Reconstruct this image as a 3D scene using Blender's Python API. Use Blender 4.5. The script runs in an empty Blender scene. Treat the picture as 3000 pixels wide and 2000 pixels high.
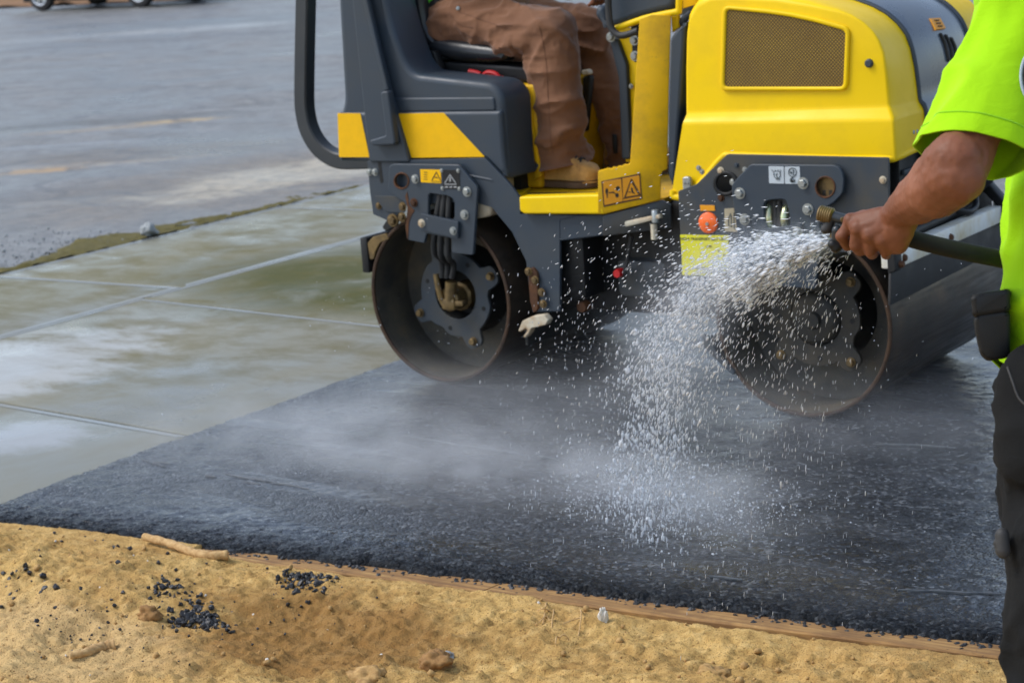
import bpy, bmesh, math, random
import numpy as np
from mathutils import Vector, Matrix, Euler

random.seed(11)
rng = np.random.default_rng(11)
scene = bpy.context.scene
COL = scene.collection
R_ = math.radians

# ------------------------------------------------------------------ camera
CAM = np.array([3.91368901, -5.15404483, 1.52450141])
YAW, PITCH, ROLL = 0.614358114, 0.213786675, -0.0675647187
FPX = 5906.55
cf = np.array([-math.sin(YAW) * math.cos(PITCH), math.cos(YAW) * math.cos(PITCH), -math.sin(PITCH)])
_r = np.array([math.cos(YAW), math.sin(YAW), 0.0])
_u = np.cross(_r, cf)
cr = _r * math.cos(ROLL) + _u * math.sin(ROLL)
cu = -_r * math.sin(ROLL) + _u * math.cos(ROLL)
RH = _r.copy()                                    # level right
FH = np.array([-math.sin(YAW), math.cos(YAW), 0.0])   # level forward


def ray(px, py):
    return cf + cr * (px - 1500) / FPX - cu * (py - 1000) / FPX


def U(px, py, ax, val):
    """photo pixel -> world point on the plane axis=val"""
    d = ray(px, py)
    t = (val - CAM[ax]) / d[ax]
    return Vector(CAM + t * d)


def D(px, py, depth):
    return Vector(CAM + depth * ray(px, py))


def UN(px, py, p0, n):
    d = ray(px, py)
    t = (np.array(p0) - CAM).dot(np.array(n)) / d.dot(np.array(n))
    return Vector(CAM + t * d)


cam = bpy.data.cameras.new("camera")
camo = bpy.data.objects.new("camera", cam)
COL.objects.link(camo)
M = Matrix(((cr[0], cu[0], -cf[0], CAM[0]), (cr[1], cu[1], -cf[1], CAM[1]), (cr[2], cu[2], -cf[2], CAM[2]), (0, 0, 0, 1)))
camo.matrix_world = M
cam.sensor_fit = 'HORIZONTAL'
cam.sensor_width = 36
cam.lens = FPX / 3000 * 36
cam.clip_start = 0.1
cam.clip_end = 2000
cam.dof.use_dof = True
cam.dof.focus_distance = 3.75
cam.dof.aperture_fstop = 8.5
scene.camera = camo

# ------------------------------------------------------------------ numpy noise
_tab = rng.random(65536).astype(np.float64)


def _h(ix, iy, iz):
    n = (ix * 73856093) ^ (iy * 19349663) ^ (iz * 83492791)
    n = (n ^ (n >> 13)) * 1274126177
    return _tab[(n ^ (n >> 16)) & 65535]


def vnoise(p):
    """smooth value noise in -1..1 for an (N,3) array"""
    p = np.asarray(p, dtype=np.float64)
    i = np.floor(p).astype(np.int64)
    f = p - i
    f = f * f * f * (f * (f * 6 - 15) + 10)
    x, y, z = i[:, 0], i[:, 1], i[:, 2]
    o = 0
    for dx in (0, 1):
        wx = f[:, 0] if dx else 1 - f[:, 0]
        for dy in (0, 1):
            wy = f[:, 1] if dy else 1 - f[:, 1]
            for dz in (0, 1):
                wz = f[:, 2] if dz else 1 - f[:, 2]
                o = o + _h(x + dx, y + dy, z + dz) * wx * wy * wz
    return o * 2 - 1


def fbm(p, oct=4, lac=2.1, gain=0.5):
    o = 0
    a = 1
    p = np.asarray(p, dtype=np.float64)
    for k in range(oct):
        o = o + a * vnoise(p + 17.3 * k)
        p = p * lac
        a *= gain
    return o


# ------------------------------------------------------------------ materials
def new_mat(name):
    m = bpy.data.materials.new(name)
    m.use_nodes = True
    nt = m.node_tree
    b = nt.nodes["Principled BSDF"]
    return m, nt, b


def nd(nt, typ, **kw):
    n = nt.nodes.new(typ)
    for k, v in kw.items():
        if k in n.inputs:
            n.inputs[k].default_value = v
        else:
            setattr(n, k, v)
    return n


def ramp(nt, src, stops, interp='LINEAR'):
    n = nt.nodes.new('ShaderNodeValToRGB')
    n.color_ramp.interpolation = interp
    e = n.color_ramp.elements
    while len(e) < len(stops):
        e.new(0.5)
    for k, (p, c) in enumerate(stops):
        e[k].position = p
        e[k].color = (c[0], c[1], c[2], 1) if not isinstance(c, (int, float)) else (c, c, c, 1)
    nt.links.new(src, n.inputs[0])
    return n


def coords(nt, scale=(1, 1, 1), rot=(0, 0, 0), loc=(0, 0, 0)):
    t = nt.nodes.new('ShaderNodeTexCoord')
    mp = nt.nodes.new('ShaderNodeMapping')
    mp.inputs['Scale'].default_value = scale
    mp.inputs['Rotation'].default_value = rot
    mp.inputs['Location'].default_value = loc
    nt.links.new(t.outputs['Object'], mp.inputs['Vector'])
    return mp.outputs['Vector']


def noise(nt, vec, scale, detail=4, rough=0.55, dist=0.0):
    n = nt.nodes.new('ShaderNodeTexNoise')
    n.inputs['Scale'].default_value = scale
    n.inputs['Detail'].default_value = detail
    n.inputs['Roughness'].default_value = rough
    n.inputs['Distortion'].default_value = dist
    nt.links.new(vec, n.inputs['Vector'])
    return n.outputs['Fac']


def mixc(nt, fac, a, b, blend='MIX'):
    n = nt.nodes.new('ShaderNodeMix')
    n.data_type = 'RGBA'
    n.blend_type = blend
    for sock, v in ((n.inputs['Factor'], fac), (n.inputs['A'], a), (n.inputs['B'], b)):
        if hasattr(v, 'is_linked') or hasattr(v, 'links'):
            nt.links.new(v, sock)
        elif isinstance(v, (int, float)):
            sock.default_value = v
        else:
            sock.default_value = (v[0], v[1], v[2], 1)
    return [o for o in n.outputs if o.type == 'RGBA'][0]


def math_(nt, op, a, b=None, clamp=False):
    n = nt.nodes.new('ShaderNodeMath')
    n.operation = op
    n.use_clamp = clamp
    for k, v in ((0, a), (1, b)):
        if v is None:
            continue
        if isinstance(v, (int, float)):
            n.inputs[k].default_value = v
        else:
            nt.links.new(v, n.inputs[k])
    return n.outputs[0]


def bump(nt, b, height, strength=0.3, dist=0.01, prev=None):
    n = nt.nodes.new('ShaderNodeBump')
    n.inputs['Strength'].default_value = strength
    n.inputs['Distance'].default_value = dist
    nt.links.new(height, n.inputs['Height'])
    if prev is not None:
        nt.links.new(prev, n.inputs['Normal'])
    nt.links.new(n.outputs[0], b.inputs['Normal'])
    return n.outputs[0]


def paint(name, col, dirt=None, rough=0.35, amount=0.35, scale=7, metal=0.0, bumps=0.04, fine=90, coat=0.0, spec=0.5):
    """paint, plastic or metal with blotches of dirt and fine grain"""
    m, nt, b = new_mat(name)
    v = coords(nt)
    n1 = noise(nt, v, scale, 6, 0.62)
    n2 = noise(nt, v, fine, 3, 0.6)
    d = dirt if dirt else tuple(c * 0.55 for c in col)
    k = ramp(nt, n1, [(0.42, 0.0), (0.72, 1.0)])
    fac = math_(nt, 'MULTIPLY', k.outputs[0], amount)
    c1 = mixc(nt, fac, col, d)
    sp = ramp(nt, n2, [(0.62, 0.0), (0.74, 1.0)])
    c2 = mixc(nt, math_(nt, 'MULTIPLY', sp.outputs[0], amount * 0.5), c1, d)
    nt.links.new(c2, b.inputs['Base Color'])
    rr = ramp(nt, n1, [(0.3, max(0.05, rough - 0.08)), (0.75, min(1, rough + 0.22))])
    nt.links.new(rr.outputs[0], b.inputs['Roughness'])
    b.inputs['Metallic'].default_value = metal
    b.inputs['Coat Weight'].default_value = coat
    b.inputs['Specular IOR Level'].default_value = spec
    if bumps:
        bump(nt, b, n2, bumps, 0.002)
    return m


MT = {}
MT['yellow'] = paint('yellow_paint', (0.90, 0.60, 0.0005), (0.50, 0.32, 0.02), 0.36, 0.30, 5, bumps=0.02, spec=0.25)
MT['yellow_floor'] = paint('worn_yellow_paint', (0.78, 0.45, 0.001), (0.20, 0.12, 0.03), 0.45, 0.5, 9, spec=0.28)
MT['decal_yellow'] = paint('decal_yellow', (0.90, 0.50, 0.0005), (0.3, 0.18, 0.02), 0.45, 0.16, 14, spec=0.25)
MT['orange_decal'] = paint('orange_decal', (0.80, 0.33, 0.004), (0.5, 0.2, 0.01), 0.4, 0.25, 20)
MT['lime_label'] = paint('lime_label', (0.72, 0.68, 0.004), (0.42, 0.38, 0.02), 0.5, 0.3, 18)
MT['slate'] = paint('slate_paint', (0.034, 0.049, 0.068), (0.058, 0.060, 0.056), 0.40, 0.45, 6, bumps=0.05, spec=0.4)
MT['slate_dirty'] = paint('dirty_slate_paint', (0.036, 0.048, 0.062), (0.085, 0.072, 0.048), 0.45, 0.8, 5, bumps=0.08, spec=0.4)
MT['slate_light'] = paint('slate_hood_band', (0.058, 0.080, 0.108), (0.20, 0.22, 0.23), 0.24, 0.4, 8, coat=0.4)
MT['black'] = paint('black_plastic', (0.010, 0.011, 0.012), (0.028, 0.027, 0.025), 0.45, 0.4, 10, spec=0.35)
MT['rubber'] = paint('black_rubber', (0.018, 0.019, 0.020), (0.06, 0.055, 0.05), 0.55, 0.5, 14, bumps=0.12)
MT['vinyl'] = paint('black_vinyl', (0.014, 0.017, 0.021), (0.03, 0.03, 0.032), 0.28, 0.4, 12, bumps=0.06)
MT['zinc'] = paint('zinc_plate', (0.38, 0.41, 0.41), (0.20, 0.18, 0.13), 0.34, 0.5, 30, metal=0.7)
MT['brass'] = paint('muddy_brass', (0.21, 0.14, 0.055), (0.06, 0.043, 0.025), 0.45, 0.85, 26, metal=0.5)
MT['cream'] = paint('stained_cream_paint', (0.60, 0.55, 0.42), (0.34, 0.17, 0.04), 0.5, 0.9, 16)
MT['white'] = paint('stained_white_paint', (0.84, 0.86, 0.82), (0.55, 0.42, 0.16), 0.4, 0.7, 9)
MT['red'] = paint('red_plastic', (0.55, 0.01, 0.012), None, 0.35, 0.3)
MT['beige'] = paint('beige_label', (0.42, 0.36, 0.24), (0.2, 0.16, 0.1), 0.5, 0.5, 20)
MT['pale_label'] = paint('pale_label', (0.50, 0.56, 0.60), (0.35, 0.36, 0.35), 0.4, 0.3, 20)
MT['ink'] = paint('dark_ink', (0.022, 0.018, 0.012), None, 0.5, 0.2, 20, bumps=0)
MT['ink_brown'] = paint('brown_ink', (0.10, 0.045, 0.008), None, 0.5, 0.2, 20, bumps=0)
MT['ink_grey'] = paint('grey_ink', (0.09, 0.11, 0.12), None, 0.5, 0.2, 20, bumps=0)
MT['ink_pale'] = paint('pale_ink', (0.35, 0.36, 0.36), None, 0.5, 0.2, 20, bumps=0)
MT['reflector'] = paint('orange_reflector', (0.95, 0.14, 0.004), (0.6, 0.08, 0.002), 0.2, 0.2, 30, coat=0.5)
MT['rim_steel'] = paint('drum_edge_steel', (0.060, 0.033, 0.018), (0.025, 0.02, 0.016), 0.6, 0.9, 24, bumps=0.2, spec=0.25)
MT['rust'] = paint('rusty_edge', (0.105, 0.044, 0.018), (0.032, 0.022, 0.017), 0.62, 0.9, 24, bumps=0.2, spec=0.25)
MT['hose_rubber'] = paint('hose_rubber', (0.011, 0.0115, 0.012), (0.03, 0.03, 0.03), 0.6, 0.5, 30, bumps=0.05, spec=0.25)
MT['tube_grey'] = paint('grey_tube_paint', (0.022, 0.028, 0.034), (0.05, 0.05, 0.045), 0.36, 0.4, 6)


def mat_drum():
    m, nt, b = new_mat('worn_drum_steel')
    v = coords(nt, (1, 1, 1))
    n1 = noise(nt, v, 7, 6, 0.65)
    n2 = noise(nt, coords(nt, (40, 3, 40)), 1.5, 4, 0.6)
    c = ramp(nt, n1, [(0.3, (0.030, 0.026, 0.022)), (0.55, (0.065, 0.048, 0.034)), (0.75, (0.12, 0.075, 0.04))])
    c2 = mixc(nt, math_(nt, 'MULTIPLY', n2, 0.5), c.outputs[0], (0.05, 0.045, 0.04))
    nt.links.new(c2, b.inputs['Base Color'])
    rr = ramp(nt, n2, [(0.35, 0.28), (0.7, 0.6)])
    nt.links.new(rr.outputs[0], b.inputs['Roughness'])
    b.inputs['Metallic'].default_value = 0.35
    bump(nt, b, n2, 0.12, 0.003)
    return m


MT['drum'] = mat_drum()


def mat_drum_inside():
    m, nt, b = new_mat('drum_inside')
    v = coords(nt)
    n1 = noise(nt, v, 9, 6, 0.65)
    c = ramp(nt, n1, [(0.32, (0.040, 0.040, 0.038)), (0.55, (0.085, 0.075, 0.055)), (0.75, (0.15, 0.105, 0.06))])
    nt.links.new(c.outputs[0], b.inputs['Base Color'])
    b.inputs['Roughness'].default_value = 0.5
    bump(nt, b, n1, 0.15, 0.004)
    return m


MT['drum_inside'] = mat_drum_inside()
MT['hub_dark'] = paint('grimy_hub', (0.030, 0.030, 0.028), (0.070, 0.058, 0.040), 0.55, 0.9, 11, bumps=0.15, spec=0.3)


def mat_grille():
    m, nt, b = new_mat('perforated_grille')
    t = nt.nodes.new('ShaderNodeTexCoord')
    sep = nt.nodes.new('ShaderNodeSeparateXYZ')
    nt.links.new(t.outputs['Object'], sep.inputs[0])
    # staggered round holes, 5 mm pitch
    comb = nt.nodes.new('ShaderNodeCombineXYZ')
    nt.links.new(sep.outputs['X'], comb.inputs[0])
    nt.links.new(sep.outputs['Z'], comb.inputs[1])
    mp = nt.nodes.new('ShaderNodeMapping')
    mp.inputs['Rotation'].default_value = (0, 0, R_(45))
    nt.links.new(comb.outputs[0], mp.inputs[0])
    vo = nd(nt, 'ShaderNodeTexVoronoi', Scale=135.0, Randomness=0.0)
    nt.links.new(mp.outputs[0], vo.inputs['Vector'])
    hole = ramp(nt, vo.outputs['Distance'], [(0.44, 1.0), (0.52, 0.0)])
    big = noise(nt, coords(nt), 9, 3, 0.5)
    col = ramp(nt, big, [(0.3, (0.34, 0.20, 0.012)), (0.7, (0.46, 0.29, 0.02))])
    c = mixc(nt, hole.outputs[0], col.outputs[0], (0.085, 0.046, 0.005))
    nt.links.new(c, b.inputs['Base Color'])
    b.inputs['Roughness'].default_value = 0.5
    inv = math_(nt, 'SUBTRACT', 1.0, hole.outputs[0])
    bump(nt, b, inv, 0.6, 0.002)
    return m


MT['grille'] = mat_grille()


def mat_iridescent():
    m, nt, b = new_mat('yellow_passivated_pipe')
    v = coords(nt)
    sep = nt.nodes.new('ShaderNodeSeparateXYZ')
    nt.links.new(v, sep.inputs[0])
    k = math_(nt, 'MULTIPLY_ADD', sep.outputs['Z'], 8.0)
    n1 = noise(nt, v, 18, 3, 0.5)
    c = ramp(nt, n1, [(0.3, (0.30, 0.50, 0.42)), (0.5, (0.55, 0.60, 0.36)), (0.7, (0.55, 0.36, 0.25))])
    nt.links.new(c.outputs[0], b.inputs['Base Color'])
    b.inputs['Metallic'].default_value = 0.8
    b.inputs['Roughness'].default_value = 0.25
    return m


MT['iridescent'] = mat_iridescent()


def mat_cloth(name, col, dark, weave=700, rough=0.85, sheen=0.2, scale=9, amount=0.5, stitch=False):
    m, nt, b = new_mat(name)
    v = coords(nt)
    n1 = noise(nt, v, scale, 5, 0.6)
    n2 = noise(nt, v, weave, 2, 0.5)
    k = ramp(nt, n1, [(0.35, 0.0), (0.75, 1.0)])
    c = mixc(nt, math_(nt, 'MULTIPLY', k.outputs[0], amount), col, dark)
    nt.links.new(c, b.inputs['Base Color'])
    b.inputs['Roughness'].default_value = rough
    b.inputs['Sheen Weight'].default_value = sheen
    b.inputs['Specular IOR Level'].default_value = 0.2
    n3 = noise(nt, coords(nt, (1, 1, 1.6)), 28, 4, 0.6, 0.6)
    p = bump(nt, b, n3, 0.22, 0.01)
    bump(nt, b, n2, 0.12, 0.001, p)
    return m


MT['trousers_brown'] = mat_cloth('brown_canvas', (0.215, 0.102, 0.053), (0.125, 0.057, 0.029))
MT['trousers_black'] = mat_cloth('black_canvas', (0.008, 0.0085, 0.009), (0.013, 0.013, 0.012), sheen=0.0, rough=0.95)
MT['shirt_lime'] = mat_cloth('fluorescent_shirt', (0.36, 0.69, 0.002), (0.28, 0.58, 0.002), weave=900, sheen=0.05, amount=0.4)
MT['shirt_green'] = mat_cloth('green_shirt', (0.10, 0.55, 0.03), (0.03, 0.30, 0.02), weave=900)
MT['boot'] = mat_cloth('tan_boot_leather', (0.66, 0.36, 0.095), (0.30, 0.15, 0.045), weave=300, rough=0.7, scale=22, amount=0.95)
MT['sole'] = paint('boot_sole', (0.13, 0.075, 0.04), (0.05, 0.035, 0.02), 0.7, 0.6, 30)


def mat_skin(name='skin'):
    m, nt, b = new_mat(name)
    v = coords(nt)
    n1 = noise(nt, v, 11, 4, 0.6)
    n2 = noise(nt, v, 260, 3, 0.6)
    c = ramp(nt, n1, [(0.3, (0.150, 0.050, 0.021)), (0.55, (0.215, 0.077, 0.036)), (0.75, (0.285, 0.112, 0.058))])
    nt.links.new(c.outputs[0], b.inputs['Base Color'])
    b.inputs['Roughness'].default_value = 0.54
    b.inputs['Specular IOR Level'].default_value = 0.35
    b.inputs['Subsurface Weight'].default_value = 0.08
    b.inputs['Subsurface Radius'].default_value = (0.012, 0.005, 0.003)
    n3 = noise(nt, v, 60, 3, 0.5)
    p = bump(nt, b, n3, 0.10, 0.004)
    bump(nt, b, n2, 0.14, 0.0015, p)
    return m


MT['skin'] = mat_skin()


def mat_asphalt_new():
    m, nt, b = new_mat('fresh_asphalt')
    v = coords(nt)
    big = noise(nt, v, 1.3, 5, 0.6)
    streak = noise(nt, coords(nt, (0.7, 3.0, 1)), 2.2, 5, 0.62, 0.4)
    vo = nd(nt, 'ShaderNodeTexVoronoi', Scale=120.0)
    nt.links.new(v, vo.inputs['Vector'])
    vo2 = nd(nt, 'ShaderNodeTexVoronoi', Scale=230.0)
    nt.links.new(v, vo2.inputs['Vector'])
    cellc = nt.nodes.new('ShaderNodeSeparateColor')
    nt.links.new(vo.outputs['Color'], cellc.inputs[0])
    c = ramp(nt, cellc.outputs[0], [(0.0, (0.006, 0.0075, 0.010)), (0.5, (0.020, 0.025, 0.032)), (0.85, (0.050, 0.060, 0.074)), (1.0, (0.16, 0.175, 0.19))])
    wet = ramp(nt, streak, [(0.35, 0.0), (0.68, 1.0)])
    c2 = mixc(nt, math_(nt, 'MULTIPLY', wet.outputs[0], 0.55), c.outputs[0], (0.012, 0.014, 0.017))
    # the last hand's width at the edging board was raked, not rolled: loose, dry and dark
    sep = nt.nodes.new('ShaderNodeSeparateXYZ')
    nt.links.new(v, sep.inputs[0])
    ed = math_(nt, 'SUBTRACT', sep.outputs['Y'], math_(nt, 'SUBTRACT', math_(nt, 'MULTIPLY', sep.outputs['X'], 0.1), 1.70))
    ed = math_(nt, 'ADD', ed, math_(nt, 'MULTIPLY', math_(nt, 'SUBTRACT', noise(nt, v, 14, 4, 0.6), 0.5), 0.10))
    loose = ramp(nt, ed, [(0.03, 1.0), (0.20, 0.0)]).outputs[0]
    c2 = mixc(nt, math_(nt, 'MULTIPLY', loose, 0.6), c2, (0.008, 0.0085, 0.009))
    spl = math_(nt, 'SUBTRACT', 0.72, math_(nt, 'MULTIPLY', loose, 0.66))
    nt.links.new(spl, b.inputs['Specular IOR Level'])
    nt.links.new(c2, b.inputs['Base Color'])
    rr = ramp(nt, streak, [(0.36, 0.46), (0.50, 0.32), (0.66, 0.16)])
    nt.links.new(rr.outputs[0], b.inputs['Roughness'])
        # standing water fills the texture in places
    pud = noise(nt, coords(nt, (0.45, 2.6, 1), (0, 0, R_(4))), 2.0, 6, 0.62, 0.5)
    rx_ = ramp(nt, math_(nt, 'MULTIPLY', math_(nt, 'ADD', sep.outputs['X'], 0.2), 0.4), [(0.0, 0.0), (0.7, 0.13)])
    film = ramp(nt, math_(nt, 'ADD', pud, rx_.outputs[0]), [(0.52, 0.0), (0.66, 1.0)]).outputs[0]
    film = math_(nt, 'MULTIPLY', film, math_(nt, 'SUBTRACT', 1.0, loose))
    h = math_(nt, 'SUBTRACT', 1.0, vo.outputs['Distance'])
    p = bump(nt, b, h, 0.50, 0.006)
    fine = noise(nt, v, 330, 3, 0.6)
    p = bump(nt, b, fine, 0.40, 0.004, p)
    for n_ in nt.nodes:
        if n_.type == 'BUMP':
            k_ = n_.inputs['Strength'].default_value
            nt.links.new(math_(nt, 'MULTIPLY', math_(nt, 'SUBTRACT', 1.0, math_(nt, 'MULTIPLY', film, 0.80)), k_), n_.inputs['Strength'])
    rgh = math_(nt, 'MULTIPLY', rr.outputs[0], math_(nt, 'SUBTRACT', 1.0, math_(nt, 'MULTIPLY', film, 0.62)))
    nt.links.new(rgh, b.inputs['Roughness'])
    mid = noise(nt, v, 38, 4, 0.6)
    bump(nt, b, mid, 0.22, 0.012, p)
    return m


MT['asphalt'] = mat_asphalt_new()


def mat_crumb():
    m, nt, b = new_mat('asphalt_crumb')
    v = coords(nt)
    n = noise(nt, v, 150, 3, 0.6)
    c = ramp(nt, n, [(0.3, (0.008, 0.008, 0.009)), (0.7, (0.030, 0.031, 0.034))])
    nt.links.new(c.outputs[0], b.inputs['Base Color'])
    b.inputs['Roughness'].default_value = 0.42
    bump(nt, b, n, 0.5, 0.004)
    return m


MT['crumb'] = mat_crumb()


def blob_mask(nt, vec_sep, cx, cy, rx, ry, soft_noise, wob=0.5, ang=0.0, edge=0.55):
    """1 inside an elliptical stain with a wobbling edge, 0 outside"""
    ca, sa_ = math.cos(ang), math.sin(ang)
    X0 = math_(nt, 'SUBTRACT', vec_sep.outputs['X'], cx)
    Y0 = math_(nt, 'SUBTRACT', vec_sep.outputs['Y'], cy)
    dx = math_(nt, 'ADD', math_(nt, 'MULTIPLY', X0, ca / rx), math_(nt, 'MULTIPLY', Y0, sa_ / rx))
    dy = math_(nt, 'ADD', math_(nt, 'MULTIPLY', X0, -sa_ / ry), math_(nt, 'MULTIPLY', Y0, ca / ry))
    d = math_(nt, 'SQRT', math_(nt, 'ADD', math_(nt, 'MULTIPLY', dx, dx), math_(nt, 'MULTIPLY', dy, dy)))
    d2 = math_(nt, 'ADD', d, math_(nt, 'MULTIPLY', math_(nt, 'SUBTRACT', soft_noise, 0.5), wob * 2))
    r = ramp(nt, d2, [(edge, 1.0), (1.0, 0.0)])
    return r.outputs[0]


def mat_sand():
    m, nt, b = new_mat('sandy_soil')
    v = coords(nt)
    sep = nt.nodes.new('ShaderNodeSeparateXYZ')
    nt.links.new(v, sep.inputs[0])
    big = noise(nt, v, 2.4, 5, 0.6)
    mid = noise(nt, v, 26, 5, 0.65)
    fine = noise(nt, v, 260, 3, 0.6)
    c = ramp(nt, mid, [(0.25, (0.31, 0.185, 0.060)), (0.5, (0.57, 0.370, 0.130)), (0.75, (0.71, 0.50, 0.21))])
    # moist brown hollow dug into the sand
    w = noise(nt, v, 5, 5, 0.65)
    m1 = blob_mask(nt, sep, 1.12, -2.02, 0.42, 0.34, w, 0.7)
    m2 = blob_mask(nt, sep, 1.75, -1.86, 0.42, 0.12, w, 0.9)
    mm = math_(nt, 'MAXIMUM', m1, math_(nt, 'MULTIPLY', m2, 0.35))
    c2 = mixc(nt, math_(nt, 'MULTIPLY', mm, 0.72), c.outputs[0], (0.215, 0.100, 0.026))
    bl = ramp(nt, big, [(0.42, 0.0), (0.66, 1.0)])
    c3 = mixc(nt, math_(nt, 'MULTIPLY', bl.outputs[0], 0.40), c2, (0.40, 0.22, 0.075))
    # dry pale powder at the left
    m3 = blob_mask(nt, sep, 0.55, -2.35, 0.55, 0.28, w, 0.6)
    c3 = mixc(nt, math_(nt, 'MULTIPLY', m3, 0.5), c3, (0.66, 0.47, 0.235))
    gr = ramp(nt, fine, [(0.34, 0.0), (0.44, 1.0)])
    c4 = mixc(nt, gr.outputs[0], (0.22, 0.12, 0.045), c3)
    gr2 = ramp(nt, fine, [(0.70, 0.0), (0.76, 1.0)])
    c5 = mixc(nt, math_(nt, 'MULTIPLY', gr2.outputs[0], 0.6), c4, (0.78, 0.66, 0.45))
    nt.links.new(c5, b.inputs['Base Color'])
    b.inputs['Roughness'].default_value = 0.95
    b.inputs['Specular IOR Level'].default_value = 0.15
    p = bump(nt, b, mid, 0.7, 0.012)
    med = noise(nt, v, 80, 5, 0.72)
    p = bump(nt, b, med, 0.7, 0.007, p)
    bump(nt, b, fine, 0.7, 0.004, p)
    return m


MT['sand'] = mat_sand()


def mat_clod(name, a, c_):
    m, nt, b = new_mat(name)
    v = coords(nt)
    n = noise(nt, v, 90, 4, 0.65)
    c = ramp(nt, n, [(0.3, a), (0.7, c_)])
    nt.links.new(c.outputs[0], b.inputs['Base Color'])
    b.inputs['Roughness'].default_value = 0.9
    bump(nt, b, n, 0.5, 0.006)
    return m


MT['clod'] = mat_clod('sand_clod', (0.28, 0.155, 0.05), (0.52, 0.33, 0.125))
MT['clod_brown'] = mat_clod('brown_clod', (0.20, 0.10, 0.03), (0.36, 0.20, 0.07))
MT['stone_white'] = mat_clod('pale_stone', (0.50, 0.47, 0.40), (0.78, 0.76, 0.70))
MT['stone_grey'] = mat_clod('grey_stone', (0.20, 0.22, 0.23), (0.40, 0.42, 0.42))
MT['stone_orange'] = mat_clod('orange_stone', (0.55, 0.24, 0.03), (0.80, 0.42, 0.08))
MT['root'] = mat_clod('dusty_root', (0.36, 0.20, 0.07), (0.60, 0.41, 0.19))
MT['root_thin'] = mat_clod('thin_root', (0.42, 0.25, 0.09), (0.62, 0.42, 0.2))


def mat_board():
    m, nt, b = new_mat('weathered_board')
    v = coords(nt, (1.5, 40, 40))
    n = noise(nt, v, 2.2, 5, 0.6, 0.5)
    n2 = noise(nt, coords(nt), 9, 5, 0.65)
    c = ramp(nt, n, [(0.3, (0.17, 0.085, 0.03)), (0.55, (0.36, 0.20, 0.066)), (0.75, (0.52, 0.32, 0.115))])
    d = ramp(nt, n2, [(0.42, 0.0), (0.64, 1.0)])
    c2 = mixc(nt, math_(nt, 'MULTIPLY', d.outputs[0], 0.8), c.outputs[0], (0.17, 0.085, 0.03))
    sp = ramp(nt, noise(nt, coords(nt), 70, 3, 0.6), [(0.68, 0.0), (0.74, 1.0)])
    c3 = mixc(nt, sp.outputs[0], c2, (0.03, 0.022, 0.016))
    nt.links.new(c3, b.inputs['Base Color'])
    b.inputs['Roughness'].default_value = 0.8
    bump(nt, b, n, 0.4, 0.004)
    return m


MT['board'] = mat_board()


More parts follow.
